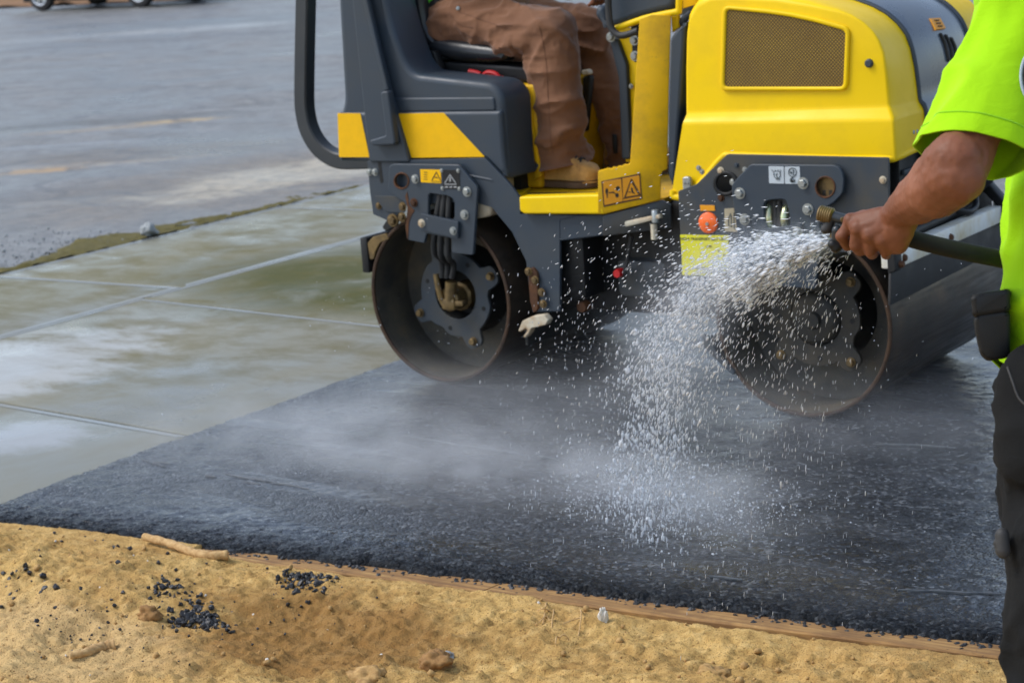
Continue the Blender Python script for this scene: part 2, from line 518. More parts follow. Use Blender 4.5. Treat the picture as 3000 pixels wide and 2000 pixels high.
def mat_concrete(name='wet_concrete', edge=False):
    m, nt, b = new_mat(name)
    v = coords(nt)
    sep = nt.nodes.new('ShaderNodeSeparateXYZ')
    nt.links.new(v, sep.inputs[0])
    big = noise(nt, coords(nt, (1.0, 0.55, 1)), 1.7, 6, 0.62, 0.5)
    broom = noise(nt, coords(nt, (30, 2.0, 1)), 3.0, 4, 0.6)
    fine = noise(nt, v, 190, 3, 0.6)
    if edge:
        c = ramp(nt, big, [(0.28, (0.17, 0.185, 0.18)), (0.5, (0.23, 0.245, 0.235)), (0.72, (0.28, 0.29, 0.27))])
        last = mixc(nt, math_(nt, 'MULTIPLY', fine, 0.2), c.outputs[0], (0.25, 0.25, 0.23))
    else:
        c = ramp(nt, big, [(0.28, (0.165, 0.175, 0.155)), (0.5, (0.215, 0.213, 0.168)), (0.72, (0.25, 0.238, 0.175))])
        # olive algae film, thickest on the far slabs
        g = noise(nt, coords(nt, (0.9, 1.1, 1), (0, 0, R_(35))), 2.0, 7, 0.68, 0.5)
        a1 = blob_mask(nt, sep, -1.2, 1.55, 1.6, 1.05, g, 0.4)
        gs0 = ramp(nt, g, [(0.28, 0.35), (0.52, 1.0)])
        c2 = mixc(nt, math_(nt, 'MULTIPLY', math_(nt, 'MULTIPLY', a1, gs0.outputs[0]), 0.95), c.outputs[0], (0.050, 0.056, 0.002))
        a2 = blob_mask(nt, sep, -2.8, 1.6, 0.6, 2.2, g, 0.6)
        c2 = mixc(nt, math_(nt, 'MULTIPLY', a2, 0.45), c2, (0.17, 0.155, 0.06))
        g2 = noise(nt, coords(nt, (0.8, 1.5, 1), (0, 0, R_(35))), 3.1, 7, 0.7, 0.3)
        gs = ramp(nt, g2, [(0.42, 0.0), (0.68, 1.0)])
        far = ramp(nt, math_(nt, 'MULTIPLY', math_(nt, 'ADD', sep.outputs['Y'], 1.5), 0.5), [(0.15, 0.0), (0.75, 1.0)])
        c3 = mixc(nt, math_(nt, 'MULTIPLY', math_(nt, 'MULTIPLY', gs.outputs[0], far.outputs[0]), 0.55), c2, (0.12, 0.095, 0.012))
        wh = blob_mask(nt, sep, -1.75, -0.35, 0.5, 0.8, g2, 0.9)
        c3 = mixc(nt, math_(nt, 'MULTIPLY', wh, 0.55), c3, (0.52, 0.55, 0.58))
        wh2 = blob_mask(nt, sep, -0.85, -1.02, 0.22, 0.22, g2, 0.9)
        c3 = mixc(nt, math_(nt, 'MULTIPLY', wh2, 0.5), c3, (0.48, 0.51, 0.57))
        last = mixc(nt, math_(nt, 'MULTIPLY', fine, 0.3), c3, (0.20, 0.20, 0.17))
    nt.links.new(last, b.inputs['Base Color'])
    wet = ramp(nt, big, [(0.34, 0.12), (0.46, 0.34), (0.60, 0.6)])
    nt.links.new(wet.outputs[0], b.inputs['Roughness'])
    b.inputs['Specular IOR Level'].default_value = 0.42
    if not edge:
        film = math_(nt, 'MAXIMUM', math_(nt, 'MULTIPLY', a1, gs0.outputs[0]), math_(nt, 'MULTIPLY', gs.outputs[0], far.outputs[0]))
        nt.links.new(math_(nt, 'SUBTRACT', 0.42, math_(nt, 'MULTIPLY', film, 0.32)), b.inputs['Specular IOR Level'])
        nt.links.new(math_(nt, 'ADD', wet.outputs[0], math_(nt, 'MULTIPLY', film, 0.35)), b.inputs['Roughness'])
    p = bump(nt, b, broom, 0.08, 0.003)
    bump(nt, b, fine, 0.08, 0.002, p)
    return m


MT['concrete'] = mat_concrete()
MT['concrete_edge'] = mat_concrete('trowelled_concrete_edge', True)


def mat_road():
    m, nt, b = new_mat('worn_wet_road')
    v = coords(nt)
    sep = nt.nodes.new('ShaderNodeSeparateXYZ')
    nt.links.new(v, sep.inputs[0])
    lat = YAW                                     # wear runs roughly square to the view
    big = noise(nt, coords(nt, (0.5, 0.75, 1), (0, 0, -lat)), 1.1, 8, 0.72, 0.5)
    mid = noise(nt, v, 3.0, 7, 0.72)
    gran = noise(nt, v, 11, 6, 0.78)
    fine = noise(nt, v, 60, 4, 0.75)
    c = ramp(nt, big, [(0.30, (0.105, 0.115, 0.122)), (0.44, (0.19, 0.20, 0.205)), (0.58, (0.265, 0.268, 0.262)), (0.74, (0.36, 0.36, 0.345))])
    c1 = mixc(nt, math_(nt, 'MULTIPLY', ramp(nt, mid, [(0.4, 0.0), (0.62, 1.0)]).outputs[0], 0.75), c.outputs[0], (0.135, 0.125, 0.11))
    cur = c1
    q = U(840, 500, 2, 0)
    cur = mixc(nt, math_(nt, 'MULTIPLY', blob_mask(nt, sep, q.x, q.y, 1.25, 2.3, mid, 0.9, -0.10), 0.7), cur, (0.20, 0.155, 0.105))
    q = U(930, 490, 2, 0)
    cur = mixc(nt, math_(nt, 'MULTIPLY', blob_mask(nt, sep, q.x, q.y, 0.62, 1.5, mid, 0.7, -0.15), 0.85), cur, (0.48, 0.42, 0.31))
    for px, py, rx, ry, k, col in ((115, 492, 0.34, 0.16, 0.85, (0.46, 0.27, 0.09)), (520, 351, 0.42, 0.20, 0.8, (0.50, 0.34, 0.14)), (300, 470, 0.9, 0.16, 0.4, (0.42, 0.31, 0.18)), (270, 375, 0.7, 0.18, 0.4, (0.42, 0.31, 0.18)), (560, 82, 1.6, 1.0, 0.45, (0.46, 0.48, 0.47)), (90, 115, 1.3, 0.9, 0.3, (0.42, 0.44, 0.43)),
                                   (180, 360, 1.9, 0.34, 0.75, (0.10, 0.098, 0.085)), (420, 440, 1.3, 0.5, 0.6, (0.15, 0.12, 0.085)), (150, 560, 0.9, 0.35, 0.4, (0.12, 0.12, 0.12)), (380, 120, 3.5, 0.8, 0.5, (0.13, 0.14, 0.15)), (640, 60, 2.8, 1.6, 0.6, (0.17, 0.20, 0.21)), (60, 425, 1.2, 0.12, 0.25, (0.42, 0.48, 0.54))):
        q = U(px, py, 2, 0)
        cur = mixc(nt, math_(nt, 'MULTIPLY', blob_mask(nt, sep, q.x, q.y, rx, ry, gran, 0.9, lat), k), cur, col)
    # cracks
    vo = nt.nodes.new('ShaderNodeTexVoronoi')
    vo.feature = 'DISTANCE_TO_EDGE'
    vo.inputs['Scale'].default_value = 0.42
    vv = nt.nodes.new('ShaderNodeVectorMath')
    vv.operation = 'ADD'
    nz = nt.nodes.new('ShaderNodeTexNoise')
    nz.inputs['Scale'].default_value = 2.0
    nt.links.new(v, nz.inputs['Vector'])
    nt.links.new(v, vv.inputs[0])
    nt.links.new(nz.outputs['Color'], vv.inputs[1])
    nt.links.new(vv.outputs[0], vo.inputs['Vector'])
    ck = ramp(nt, vo.outputs['Distance'], [(0.006, 1.0), (0.022, 0.0)])
    cur = mixc(nt, math_(nt, 'MULTIPLY', ck.outputs[0], 0.6), cur, (0.09, 0.095, 0.10))
    f2 = ramp(nt, gran, [(0.42, 0.0), (0.62, 1.0)])
    cur = mixc(nt, math_(nt, 'MULTIPLY', f2.outputs[0], 0.55), cur, (0.085, 0.085, 0.088))
    f3 = ramp(nt, fine, [(0.55, 0.0), (0.70, 1.0)])
    cur = mixc(nt, math_(nt, 'MULTIPLY', f3.outputs[0], 0.45), cur, (0.50, 0.50, 0.48))
    nt.links.new(cur, b.inputs['Base Color'])
    rr = ramp(nt, big, [(0.35, 0.25), (0.65, 0.6)])
    nt.links.new(rr.outputs[0], b.inputs['Roughness'])
    p = bump(nt, b, gran, 0.45, 0.03)
    bump(nt, b, fine, 0.6, 0.010, p)
    return m


MT['road'] = mat_road()
MT['moss'] = mat_clod('wet_moss_and_mud', (0.055, 0.048, 0.008), (0.135, 0.110, 0.018))
MT['leaves'] = mat_clod('dry_leaves', (0.12, 0.055, 0.02), (0.36, 0.20, 0.09))
MT['ground'] = paint('plain_ground', (0.25, 0.26, 0.27), (0.18, 0.17, 0.15), 0.7, 0.6, 0.8)
MT['leaf_green'] = paint('weed_leaf', (0.06, 0.14, 0.02), (0.03, 0.07, 0.01), 0.5, 0.5, 30)
MT['ridge'] = paint('scuffed_ridge', (0.05, 0.06, 0.07), (0.10, 0.11, 0.115), 0.3, 0.7, 60, bumps=0.3, fine=300)
MT['car_body'] = paint('dark_car_paint', (0.010, 0.011, 0.013), None, 0.2, 0.2, coat=0.6)
MT['car_glass'] = paint('car_glass', (0.02, 0.025, 0.03), None, 0.08, 0.1, bumps=0)
MT['tyre'] = paint('tyre_rubber', (0.016, 0.016, 0.017), (0.05, 0.05, 0.05), 0.75, 0.4, 20)
MT['alloy'] = paint('alloy_rim', (0.66, 0.70, 0.74), None, 0.25, 0.3, metal=0.8)
MT['lamp'] = paint('lamp_lens', (0.6, 0.6, 0.62), None, 0.15, 0.1, bumps=0)


def mat_water():
    m, nt, b = new_mat('water_droplets')
    b.inputs['Base Color'].default_value = (0.86, 0.91, 0.97, 1)
    b.inputs['Roughness'].default_value = 0.15
    b.inputs['IOR'].default_value = 1.33
    b.inputs['Transmission Weight'].default_value = 0.2
    b.inputs['Specular IOR Level'].default_value = 0.8
    b.inputs['Alpha'].default_value = 0.68
    return m


MT['water'] = mat_water()

# ------------------------------------------------------------------ object helpers
ORG = {}


def tag(o, label=None, cat=None, group=None, kind=None):
    if label:
        o['label'] = label
    if cat:
        o['category'] = cat
    if group:
        o['group'] = group
    if kind:
        o['kind'] = kind
    return o


def thing(name, loc, label, cat, group=None):
    e = bpy.data.objects.new(name, None)
    e.empty_display_size = 0.1
    e.location = loc
    COL.objects.link(e)
    return tag(e, label, cat, group)


def place(o, parent):
    if parent is not None:
        o.parent = parent
        if parent.type == 'EMPTY':
            o.location = -Vector(parent.location)


def put(name, mesh, mat, parent=None, angle=35):
    """link a mesh (in world coordinates) as one object"""
    mesh.name = name
    if mat is not None:
        mesh.materials.clear()
        mesh.materials.append(MT[mat] if isinstance(mat, str) else mat)
    mesh.polygons.foreach_set('use_smooth', [True] * len(mesh.polygons))
    if angle is not None and angle < 180:
        mesh.set_sharp_from_angle(angle=R_(angle))
    o = bpy.data.objects.new(name, mesh)
    COL.objects.link(o)
    place(o, parent)
    return o


def from_py(verts, faces, name='m'):
    me = bpy.data.meshes.new(name)
    me.from_pydata([tuple(v) for v in verts], [], [tuple(f) for f in faces])
    me.update()
    return me


def merge(meshes):
    bm = bmesh.new()
    for m in meshes:
        bm.from_mesh(m)
    me = bpy.data.meshes.new('m')
    bm.to_mesh(me)
    bm.free()
    return me


def evaluated(mesh, mods):
    """apply modifiers [(type, {props})] to a mesh without operators"""
    o = bpy.data.objects.new('tmp', mesh)
    COL.objects.link(o)
    for t, kw in mods:
        md = o.modifiers.new('m', t)
        for k, v in kw.items():
            setattr(md, k, v)
    dg = bpy.context.evaluated_depsgraph_get()
    dg.update()
    me = bpy.data.meshes.new_from_object(o.evaluated_get(dg))
    bpy.data.objects.remove(o)
    return me


def fillet(pts, r, n=4):
    """round the corners of a closed 2-D polygon"""
    out = []
    N = len(pts)
    for i in range(N):
        p = Vector(pts[i][:2])
        a = Vector(pts[i - 1][:2])
        b = Vector(pts[(i + 1) % N][:2])
        rr = r[i] if isinstance(r, (list, tuple)) else r
        u, v = (a - p), (b - p)
        k = min(rr, u.length * 0.48, v.length * 0.48)
        if k < 1e-5:
            out.append(p)
            continue
        s, e = p + u.normalized() * k, p + v.normalized() * k
        for j in range(n + 1):
            t = j / n
            out.append(s * (1 - t) ** 2 + p * 2 * t * (1 - t) + e * t ** 2)
    return out


def plate_mesh(pts, y, th, bevel=0.003, holes=(), seg=1):
    """polygon (X,Z) with holes, near face at Y=y, extruded away from the camera"""
    cu_ = bpy.data.curves.new('c', 'CURVE')
    cu_.dimensions = '2D'
    cu_.fill_mode = 'BOTH'
    bevel = min(bevel, th * 0.45)
    cu_.extrude = max(th / 2 - bevel, 0.0)
    cu_.bevel_depth = bevel
    cu_.bevel_resolution = seg
    cu_.offset = -bevel
    for k, poly in enumerate([pts] + list(holes)):
        s = cu_.splines.new('POLY')
        s.points.add(len(poly) - 1)
        for i, p in enumerate(poly):
            s.points[i].co = (p[0], p[1], 0, 1)
        s.use_cyclic_u = True
    o = bpy.data.objects.new('tmpc', cu_)
    COL.objects.link(o)
    dg = bpy.context.evaluated_depsgraph_get()
    dg.update()
    me = bpy.data.meshes.new_from_object(o.evaluated_get(dg))
    bpy.data.objects.remove(o)
    n = len(me.vertices)
    co = np.empty(n * 3)
    me.vertices.foreach_get('co', co)
    co = co.reshape(-1, 3)
    w = np.stack([co[:, 0], (y + th / 2) - co[:, 2], co[:, 1]], -1)
    me.vertices.foreach_set('co', w.ravel())
    me.update()
    return me


def PXY(pts, y):
    return [(lambda q: (q.x, q.z))(U(a, b, 1, y)) for a, b in pts]


def plate(name, px, y, th, mat, parent, bevel=0.003, r=0.0, holes=(), seg=1, angle=35, world=False):
    pts = px if world else PXY(px, y)
    if r:
        pts = fillet(pts, r)
    hs = []
    for h, hr in holes:
        hp = PXY(h, y)
        hs.append(fillet(hp, hr) if hr else hp)
    return put(name, plate_mesh(pts, y, th, bevel, hs, seg), mat, parent, angle)


def circ_px(cx, cy, r, n=20, sx=1.0):
    return [(cx + r * sx * math.cos(2 * math.pi * k / n), cy + r * math.sin(2 * math.pi * k / n)) for k in range(n)]


def prism_mesh(pts, nvec, th, bevel=0.0, seg=2):
    """planar polygon extruded along nvec by th"""
    bm = bmesh.new()
    vs = [bm.verts.new(p) for p in pts]
    f = bm.faces.new(vs)
    r = bmesh.ops.extrude_face_region(bm, geom=[f])
    nv = [e for e in r['geom'] if isinstance(e, bmesh.types.BMVert)]
    bmesh.ops.translate(bm, verts=nv, vec=Vector(nvec).normalized() * th)
    bmesh.ops.recalc_face_normals(bm, faces=bm.faces)
    if bevel:
        bmesh.ops.bevel(bm, geom=list(bm.edges), offset=bevel, segments=seg, affect='EDGES', profile=0.5)
    me = bpy.data.meshes.new('m')
    bm.to_mesh(me)
    bm.free()
    return me


def box_mesh(lo, hi, bevel=0.004, seg=2, rot=None, tw=None):
    bm = bmesh.new()
    bmesh.ops.create_cube(bm, size=1)
    c = (Vector(lo) + Vector(hi)) / 2
    s = Vector(hi) - Vector(lo)
    for v in bm.verts:
        v.co = Vector((v.co.x * s.x, v.co.y * s.y, v.co.z * s.z))
    if bevel:
        bmesh.ops.bevel(bm, geom=list(bm.edges), offset=min(bevel, min(s) * 0.45), segments=seg, affect='EDGES', profile=0.5)
    for v in bm.verts:
        if rot is not None:
            v.co = rot @ v.co
        v.co += c
    me = bpy.data.meshes.new('m')
    bm.to_mesh(me)
    bm.free()
    return me


def box(name, lo, hi, mat, parent, bevel=0.004, seg=2, rot=None):
    return put(name, box_mesh(lo, hi, bevel, seg, rot), mat, parent)


def catmull(pts, n=8, closed=False):
    P = [Vector(p) for p in pts]
    out = []
    N = len(P)
    for i in range(N - 1):
        p0 = P[max(i - 1, 0)]
        p1, p2 = P[i], P[i + 1]
        p3 = P[min(i + 2, N - 1)]
        for k in range(n):
            t = k / n
            out.append(0.5 * ((2 * p1) + (p2 - p0) * t + (2 * p0 - 5 * p1 + 4 * p2 - p3) * t * t + (3 * p1 - p0 - 3 * p2 + p3) * t ** 3))
    out.append(P[-1])
    return out


def sweep_mesh(path, radius, n=12, cap=True, sect=None, up=None):
    """tube (or a custom closed section of (a,b) pairs) along a path; radius may be a list"""
    P = [Vector(p) for p in path]
    N = len(P)
    rad = radius if isinstance(radius, (list, tuple)) else [radius] * N
    sec = sect if sect else [(math.cos(2 * math.pi * k / n), math.sin(2 * math.pi * k / n)) for k in range(n)]
    verts, faces = [], []
    T = [(P[min(i + 1, N - 1)] - P[max(i - 1, 0)]).normalized() for i in range(N)]
    a = Vector(up) if up is not None else (Vector((0, 0, 1)) if abs(T[0].z) < 0.9 else Vector((1, 0, 0)))
    a = (a - T[0] * a.dot(T[0])).normalized()
    for i in range(N):
        a = (a - T[i] * a.dot(T[i])).normalized()
        b = T[i].cross(a)
        for s in sec:
            verts.append(P[i] + a * s[0] * rad[i] + b * s[1] * rad[i])
    m = len(sec)
    for i in range(N - 1):
        for k in range(m):
            faces.append((i * m + k, i * m + (k + 1) % m, (i + 1) * m + (k + 1) % m, (i + 1) * m + k))
    if cap:
        faces.append(tuple(range(m - 1, -1, -1)))
        faces.append(tuple((N - 1) * m + k for k in range(m)))
    me = from_py(verts, faces)
    bm = bmesh.new()
    bm.from_mesh(me)
    bmesh.ops.recalc_face_normals(bm, faces=bm.faces)
    bm.to_mesh(me)
    bm.free()
    return me


def tube(name, path, radius, mat, parent, n=12, smooth=0, sect=None, up=None):
    p = catmull(path, smooth) if smooth else path
    return put(name, sweep_mesh(p, radius, n, True, sect, up), mat, parent, 40)


def lathe_mesh(profile, origin, axis, n=32, closed=False):
    """profile of (radius, along) about axis through origin"""
    ax = Vector(axis).normalized()
    a = Vector((0, 0, 1)) if abs(ax.z) < 0.9 else Vector((1, 0, 0))
    a = (a - ax * a.dot(ax)).normalized()
    b = ax.cross(a)
    o = Vector(origin)
    verts, faces = [], []
    m = len(profile)
    for k in range(n):
        t = 2 * math.pi * k / n
        d = a * math.cos(t) + b * math.sin(t)
        for r, s in profile:
            verts.append(o + d * r + ax * s)
    for k in range(n):
        k2 = (k + 1) % n
        rng_ = range(m) if closed else range(m - 1)
        for j in rng_:
            j2 = (j + 1) % m
            faces.append((k * m + j, k * m + j2, k2 * m + j2, k2 * m + j))
    me = from_py(verts, faces)
    bm = bmesh.new()
    bm.from_mesh(me)
    bmesh.ops.remove_doubles(bm, verts=bm.verts, dist=1e-5)
    bmesh.ops.recalc_face_normals(bm, faces=bm.faces)
    bm.to_mesh(me)
    bm.free()
    return me


def lathe(name, profile, origin, axis, mat, parent, n=32, closed=False, angle=35):
    return put(name, lathe_mesh(profile, origin, axis, n, closed), mat, parent, angle)


BOLT = {}


def bolt(px, py, y, parent, mat='zinc', r=0.011, name='bolt'):
    """hex bolt head with washer standing on a plate whose face is at Y=y"""
    key = (mat, round(r, 4))
    if key not in BOLT:
        w = lathe_mesh([(0, 0), (r * 1.35, 0), (r * 1.35, -r * 0.25), (r * 0.9, -r * 0.25)], (0, 0, 0), (0, 1, 0), 18)
        h = lathe_mesh([(r * 0.95, -r * 0.25), (r * 0.95, -r * 0.85), (r * 0.78, -r * 1.0), (0, -r * 1.0)], (0, 0, 0), (0, 1, 0), 6)
        BOLT[key] = merge([w, h])
        BOLT[key].materials.append(MT[mat])
        BOLT[key].polygons.foreach_set('use_smooth', [True] * len(BOLT[key].polygons))
        BOLT[key].set_sharp_from_angle(angle=R_(30))
    o = bpy.data.objects.new(name, BOLT[key])
    COL.objects.link(o)
    p = U(px, py, 1, y)
    o.parent = parent
    q = parent
    off = Vector((0, 0, 0))
    if parent.type == 'EMPTY':
        off = Vector(parent.location)
    o.location = p - off
    o.rotation_euler = (0, random.random() * 1.0, 0)
    return o


def text_mesh(s, size, origin, e1, e2, th=0.0004):
    c = bpy.data.curves.new('t', 'FONT')
    c.body = s
    c.size = size
    c.align_x = 'CENTER'
    c.align_y = 'CENTER'
    c.extrude = th
    o = bpy.data.objects.new('tmpt', c)
    COL.objects.link(o)
    dg = bpy.context.evaluated_depsgraph_get()
    dg.update()
    me = bpy.data.meshes.new_from_object(o.evaluated_get(dg))
    bpy.data.objects.remove(o)
    e1, e2 = Vector(e1).normalized(), Vector(e2).normalized()
    e3 = e1.cross(e2)
    O = Vector(origin)
    for v in me.vertices:
        v.co = O + e1 * v.co.x + e2 * v.co.y + e3 * v.co.z
    return me


def capsules_mesh(caps, voxel, smooth=4, factor=0.5):
    """union of tapered capsules [(a,b,ra,rb)] as one continuous skin"""
    bm = bmesh.new()
    for a, b, ra, rb in caps:
        a, b = Vector(a), Vector(b)
        d = b - a
        L = max(d.length, 1e-5)
        d = d.normalized() if d.length > 1e-6 else Vector((0, 0, 1))
        q = Vector((0, 0, 1)).rotation_difference(d).to_matrix()
        n, k = 18, 5
        rows = []
        for j in range(k + 1):
            t = -math.pi / 2 + (math.pi / 2) * j / k
            rows.append((ra * math.cos(t), ra * math.sin(t)))
        for j in range(k + 1):
            t = (math.pi / 2) * j / k
            rows.append((rb * math.cos(t), L + rb * math.sin(t)))
        vs = []
        for r, z in rows:
            ring = []
            for i in range(n):
                t = 2 * math.pi * i / n
                ring.append(bm.verts.new(a + q @ Vector((max(r, 1e-5) * math.cos(t), max(r, 1e-5) * math.sin(t), z))))
            vs.append(ring)
        for j in range(len(vs) - 1):
            for i in range(n):
                i2 = (i + 1) % n
                bm.faces.new((vs[j][i], vs[j][i2], vs[j + 1][i2], vs[j + 1][i]))
        bm.faces.new(list(reversed(vs[0])))
        bm.faces.new(vs[-1])
    me = bpy.data.meshes.new('m')
    bm.to_mesh(me)
    bm.free()
    return evaluated(me, [('REMESH', dict(mode='VOXEL', voxel_size=voxel)), ('SMOOTH', dict(factor=factor, iterations=smooth))])


def get_co(me):
    co = np.empty(len(me.vertices) * 3)
    me.vertices.foreach_get('co', co)
    return co.reshape(-1, 3)


def set_co(me, co):
    me.vertices.foreach_set('co', np.ascontiguousarray(co).ravel())
    me.update()


def get_no(me):
    no = np.empty(len(me.vertices) * 3)
    me.vertices.foreach_get('normal', no)
    return no.reshape(-1, 3)


def cut_mesh(me, co, no):
    """remove everything on the side the normal points to"""
    bm = bmesh.new()
    bm.from_mesh(me)
    bmesh.ops.bisect_plane(bm, geom=list(bm.verts) + list(bm.edges) + list(bm.faces), plane_co=co, plane_no=no, clear_outer=True)
    bm.to_mesh(me)
    bm.free()
    return me


def cut_local(me, co, no, centre, radius):
    """the same, but only for what lies within radius of centre"""
    bm = bmesh.new()
    bm.from_mesh(me)
    c = Vector(centre)
    vs = [v for v in bm.verts if (v.co - c).length < radius]
    s = set(vs)
    es = [e for e in bm.edges if e.verts[0] in s and e.verts[1] in s]
    fs = [f for f in bm.faces if all(v in s for v in f.verts)]
    bmesh.ops.bisect_plane(bm, geom=vs + es + fs, plane_co=co, plane_no=no, clear_outer=True)
    bm.to_mesh(me)
    bm.free()
    return me


def grid_mesh(X, Y, Z):
    """height field from 2-D arrays"""
    ny, nx = X.shape
    n = nx * ny
    co = np.stack([X, Y, Z], -1).reshape(-1, 3)
    idx = np.arange(n).reshape(ny, nx)
    q = np.stack([idx[:-1, :-1], idx[:-1, 1:], idx[1:, 1:], idx[1:, :-1]], -1).reshape(-1, 4)
    me = bpy.data.meshes.new('g')
    me.vertices.add(n)
    me.vertices.foreach_set('co', co.ravel())
    me.loops.add(q.size)
    me.loops.foreach_set('vertex_index', q.ravel().astype(np.int32))
    me.polygons.add(len(q))
    me.polygons.foreach_set('loop_start', np.arange(0, q.size, 4, dtype=np.int32))
    me.polygons.foreach_set('loop_total', np.full(len(q), 4, dtype=np.int32))
    me.update(calc_edges=True)
    me.validate()
    return me


def scatter_mesh(base_v, base_f, mats):
    """many transformed copies of a small base mesh as one mesh; mats: (N,3,4)"""
    base_v = np.asarray(base_v, float)
    f = np.asarray(base_f, int)
    N, V = len(mats), len(base_v)
    co = np.einsum('nij,vj->nvi', mats[:, :, :3], base_v) + mats[:, None, :, 3]
    idx = (np.arange(N)[:, None, None] * V + f[None]).reshape(-1, f.shape[1])
    me = bpy.data.meshes.new('s')
    me.vertices.add(N * V)
    me.vertices.foreach_set('co', co.ravel())
    k = f.shape[1]
    me.loops.add(idx.size)
    me.loops.foreach_set('vertex_index', idx.ravel().astype(np.int32))
    me.polygons.add(len(idx))
    me.polygons.foreach_set('loop_start', np.arange(0, idx.size, k, dtype=np.int32))
    me.polygons.foreach_set('loop_total', np.full(len(idx), k, dtype=np.int32))
    me.update(calc_edges=True)
    return me


def ico(sub=1):
    bm = bmesh.new()
    bmesh.ops.create_icosphere(bm, subdivisions=sub, radius=1)
    v = np.array([tuple(x.co) for x in bm.verts])
    f = np.array([[q.index for q in x.verts] for x in bm.faces])
    bm.free()
    return v, f


def rand_mats(P, S, squash=(0.5, 1.0)):
    """random rotations and uneven scales for points P with sizes S"""
    N = len(P)
    q = rng.normal(size=(N, 4))
    q /= np.linalg.norm(q, axis=1)[:, None]
    w, x, y, z = q.T
    Rm = np.stack([1 - 2 * (y * y + z * z), 2 * (x * y - z * w), 2 * (x * z + y * w),
                   2 * (x * y + z * w), 1 - 2 * (x * x + z * z), 2 * (y * z - x * w),
                   2 * (x * z - y * w), 2 * (y * z + x * w), 1 - 2 * (x * x + y * y)], -1).reshape(N, 3, 3)
    sc = rng.uniform(squash[0], squash[1], (N, 3)) * np.asarray(S)[:, None]
    Rm = Rm * sc[:, None, :]
    return np.concatenate([Rm, np.asarray(P)[:, :, None]], -1)

# ================================================================== SETTING
EX = np.array([-3.0, -0.36, -0.2, 0.364, 0.873, 1.268, 1.766, 2.103, 2.47, 3.6, 6.0])
EY = np.array([-1.79, -1.755, -1.737, -1.673, -1.616, -1.568, -1.526, -1.50, -1.466, -1.36, -1.16])
BX = np.array([-1.0, 0.507, 0.975, 1.272, 1.507, 1.806, 2.134, 2.494, 4.5])
BY = np.array([-1.82, -1.701, -1.66, -1.632, -1.619, -1.596, -1.566, -1.53, -1.36])


def edge_y(x):
    return np.interp(x, EX, EY)


def board_y(x):
    return np.interp(x, BX, BY)


# far ground, one sheet to the horizon
me = from_py([(-500, -300, -0.06), (500, -300, -0.06), (500, 700, -0.06), (-500, 700, -0.06)], [(0, 1, 2, 3)])
tag(put('ground', me, 'ground'), kind='structure')

# old road beyond the gutter: gently uneven sheet
xs = np.concatenate([np.linspace(-70, -16, 28), np.linspace(-15.5, -3.392, 110)])
ys = np.concatenate([np.linspace(-30, -4, 14), np.linspace(-3.5, 14, 150), np.linspace(15, 90, 40)])
X, Y = np.meshgrid(xs, ys)
Z = -0.016 + 0.006 * fbm(np.stack([X.ravel() * 0.9, Y.ravel() * 0.6, 0 * X.ravel()], -1), 3).reshape(X.shape)
tag(put('road', grid_mesh(X, Y, Z), 'road', None, None), kind='structure')
# the paved lot on the far side of the fresh asphalt
me = from_py([(-0.36, 3.02, -0.014), (40, 3.02, -0.014), (40, 80, -0.014), (-0.36, 80, -0.014)], [(0, 1, 2, 3)])
tag(put('pavement', me, 'road'), kind='structure')


def slab_strip(name, x0, x1, joints, skew, z, bevel, rimw=0.024):
    ms, rims = [], []
    for a, b in zip(joints[:-1], joints[1:]):
        g = 0.008
        f = lambda y, x: y + skew * (x - (x0 + x1) / 2)
        pts = [(x0, f(a, x0) + g, z), (x1, f(a, x1) + g, z), (x1, f(b, x1) - g, z), (x0, f(b, x0) - g, z)]
        bm = bmesh.new()
        vs = [bm.verts.new(p) for p in pts]
        top = bm.faces.new(vs)
        r = bmesh.ops.extrude_face_region(bm, geom=[top])
        nv = [e for e in r['geom'] if isinstance(e, bmesh.types.BMVert)]
        bmesh.ops.translate(bm, verts=nv, vec=(0, 0, -0.09))
        bmesh.ops.recalc_face_normals(bm, faces=bm.faces)
        es = [e for e in bm.edges if all(abs(v.co.z - z) < 1e-6 for v in e.verts) and any(abs(f_.normal.z) < 0.5 for f_ in e.link_faces)]
        bmesh.ops.bevel(bm, geom=es, offset=bevel, segments=3, affect='EDGES', profile=0.5)
        m = bpy.data.meshes.new('s')
        bm.to_mesh(m)
        bm.free()
        ms.append(m)
        # trowelled margin round each slab
        c = [Vector(p) for p in pts]
        e = bevel * 1.1
        o_, i_ = [], []
        for k in range(4):
            u = (c[(k + 1) % 4] - c[k]).normalized()
            v = (c[k - 1] - c[k]).normalized()
            o_.append(c[k] + (u + v) * e + Vector((0, 0, 0.0012)))
            i_.append(c[k] + (u + v) * (e + rimw) + Vector((0, 0, 0.0012)))
        rims.append(from_py(o_ + i_, [(k, (k + 1) % 4, 4 + (k + 1) % 4, 4 + k) for k in ((2, 3) if name == 'sidewalk' else (1, 2, 3))]))
    ns = sum(len(m.polygons) for m in ms)
    mm = merge(ms + rims)
    mi = [0] * ns + [1] * (len(mm.polygons) - ns)
    o_ = put(name, mm, 'concrete', None, 30)
    o_.data.materials.append(MT['concrete_edge'])
    o_.data.polygons.foreach_set('material_index', mi)
    return o_


tag(slab_strip('sidewalk', -2.195, -0.37, [-1.62, -0.74, 0.735, 2.20, 3.66, 5.12, 6.6, 8.1, 9.6, 11.1, 12.6, 14.1], -0.095, -0.006, 0.004), kind='structure')
tag(slab_strip('gutter', -3.38, -2.21, [-3.4, -0.5, 1.08, 3.1, 5.2, 7.3, 9.4, 11.5, 13.6], 0.02, -0.010, 0.005, 0.035), kind='structure')

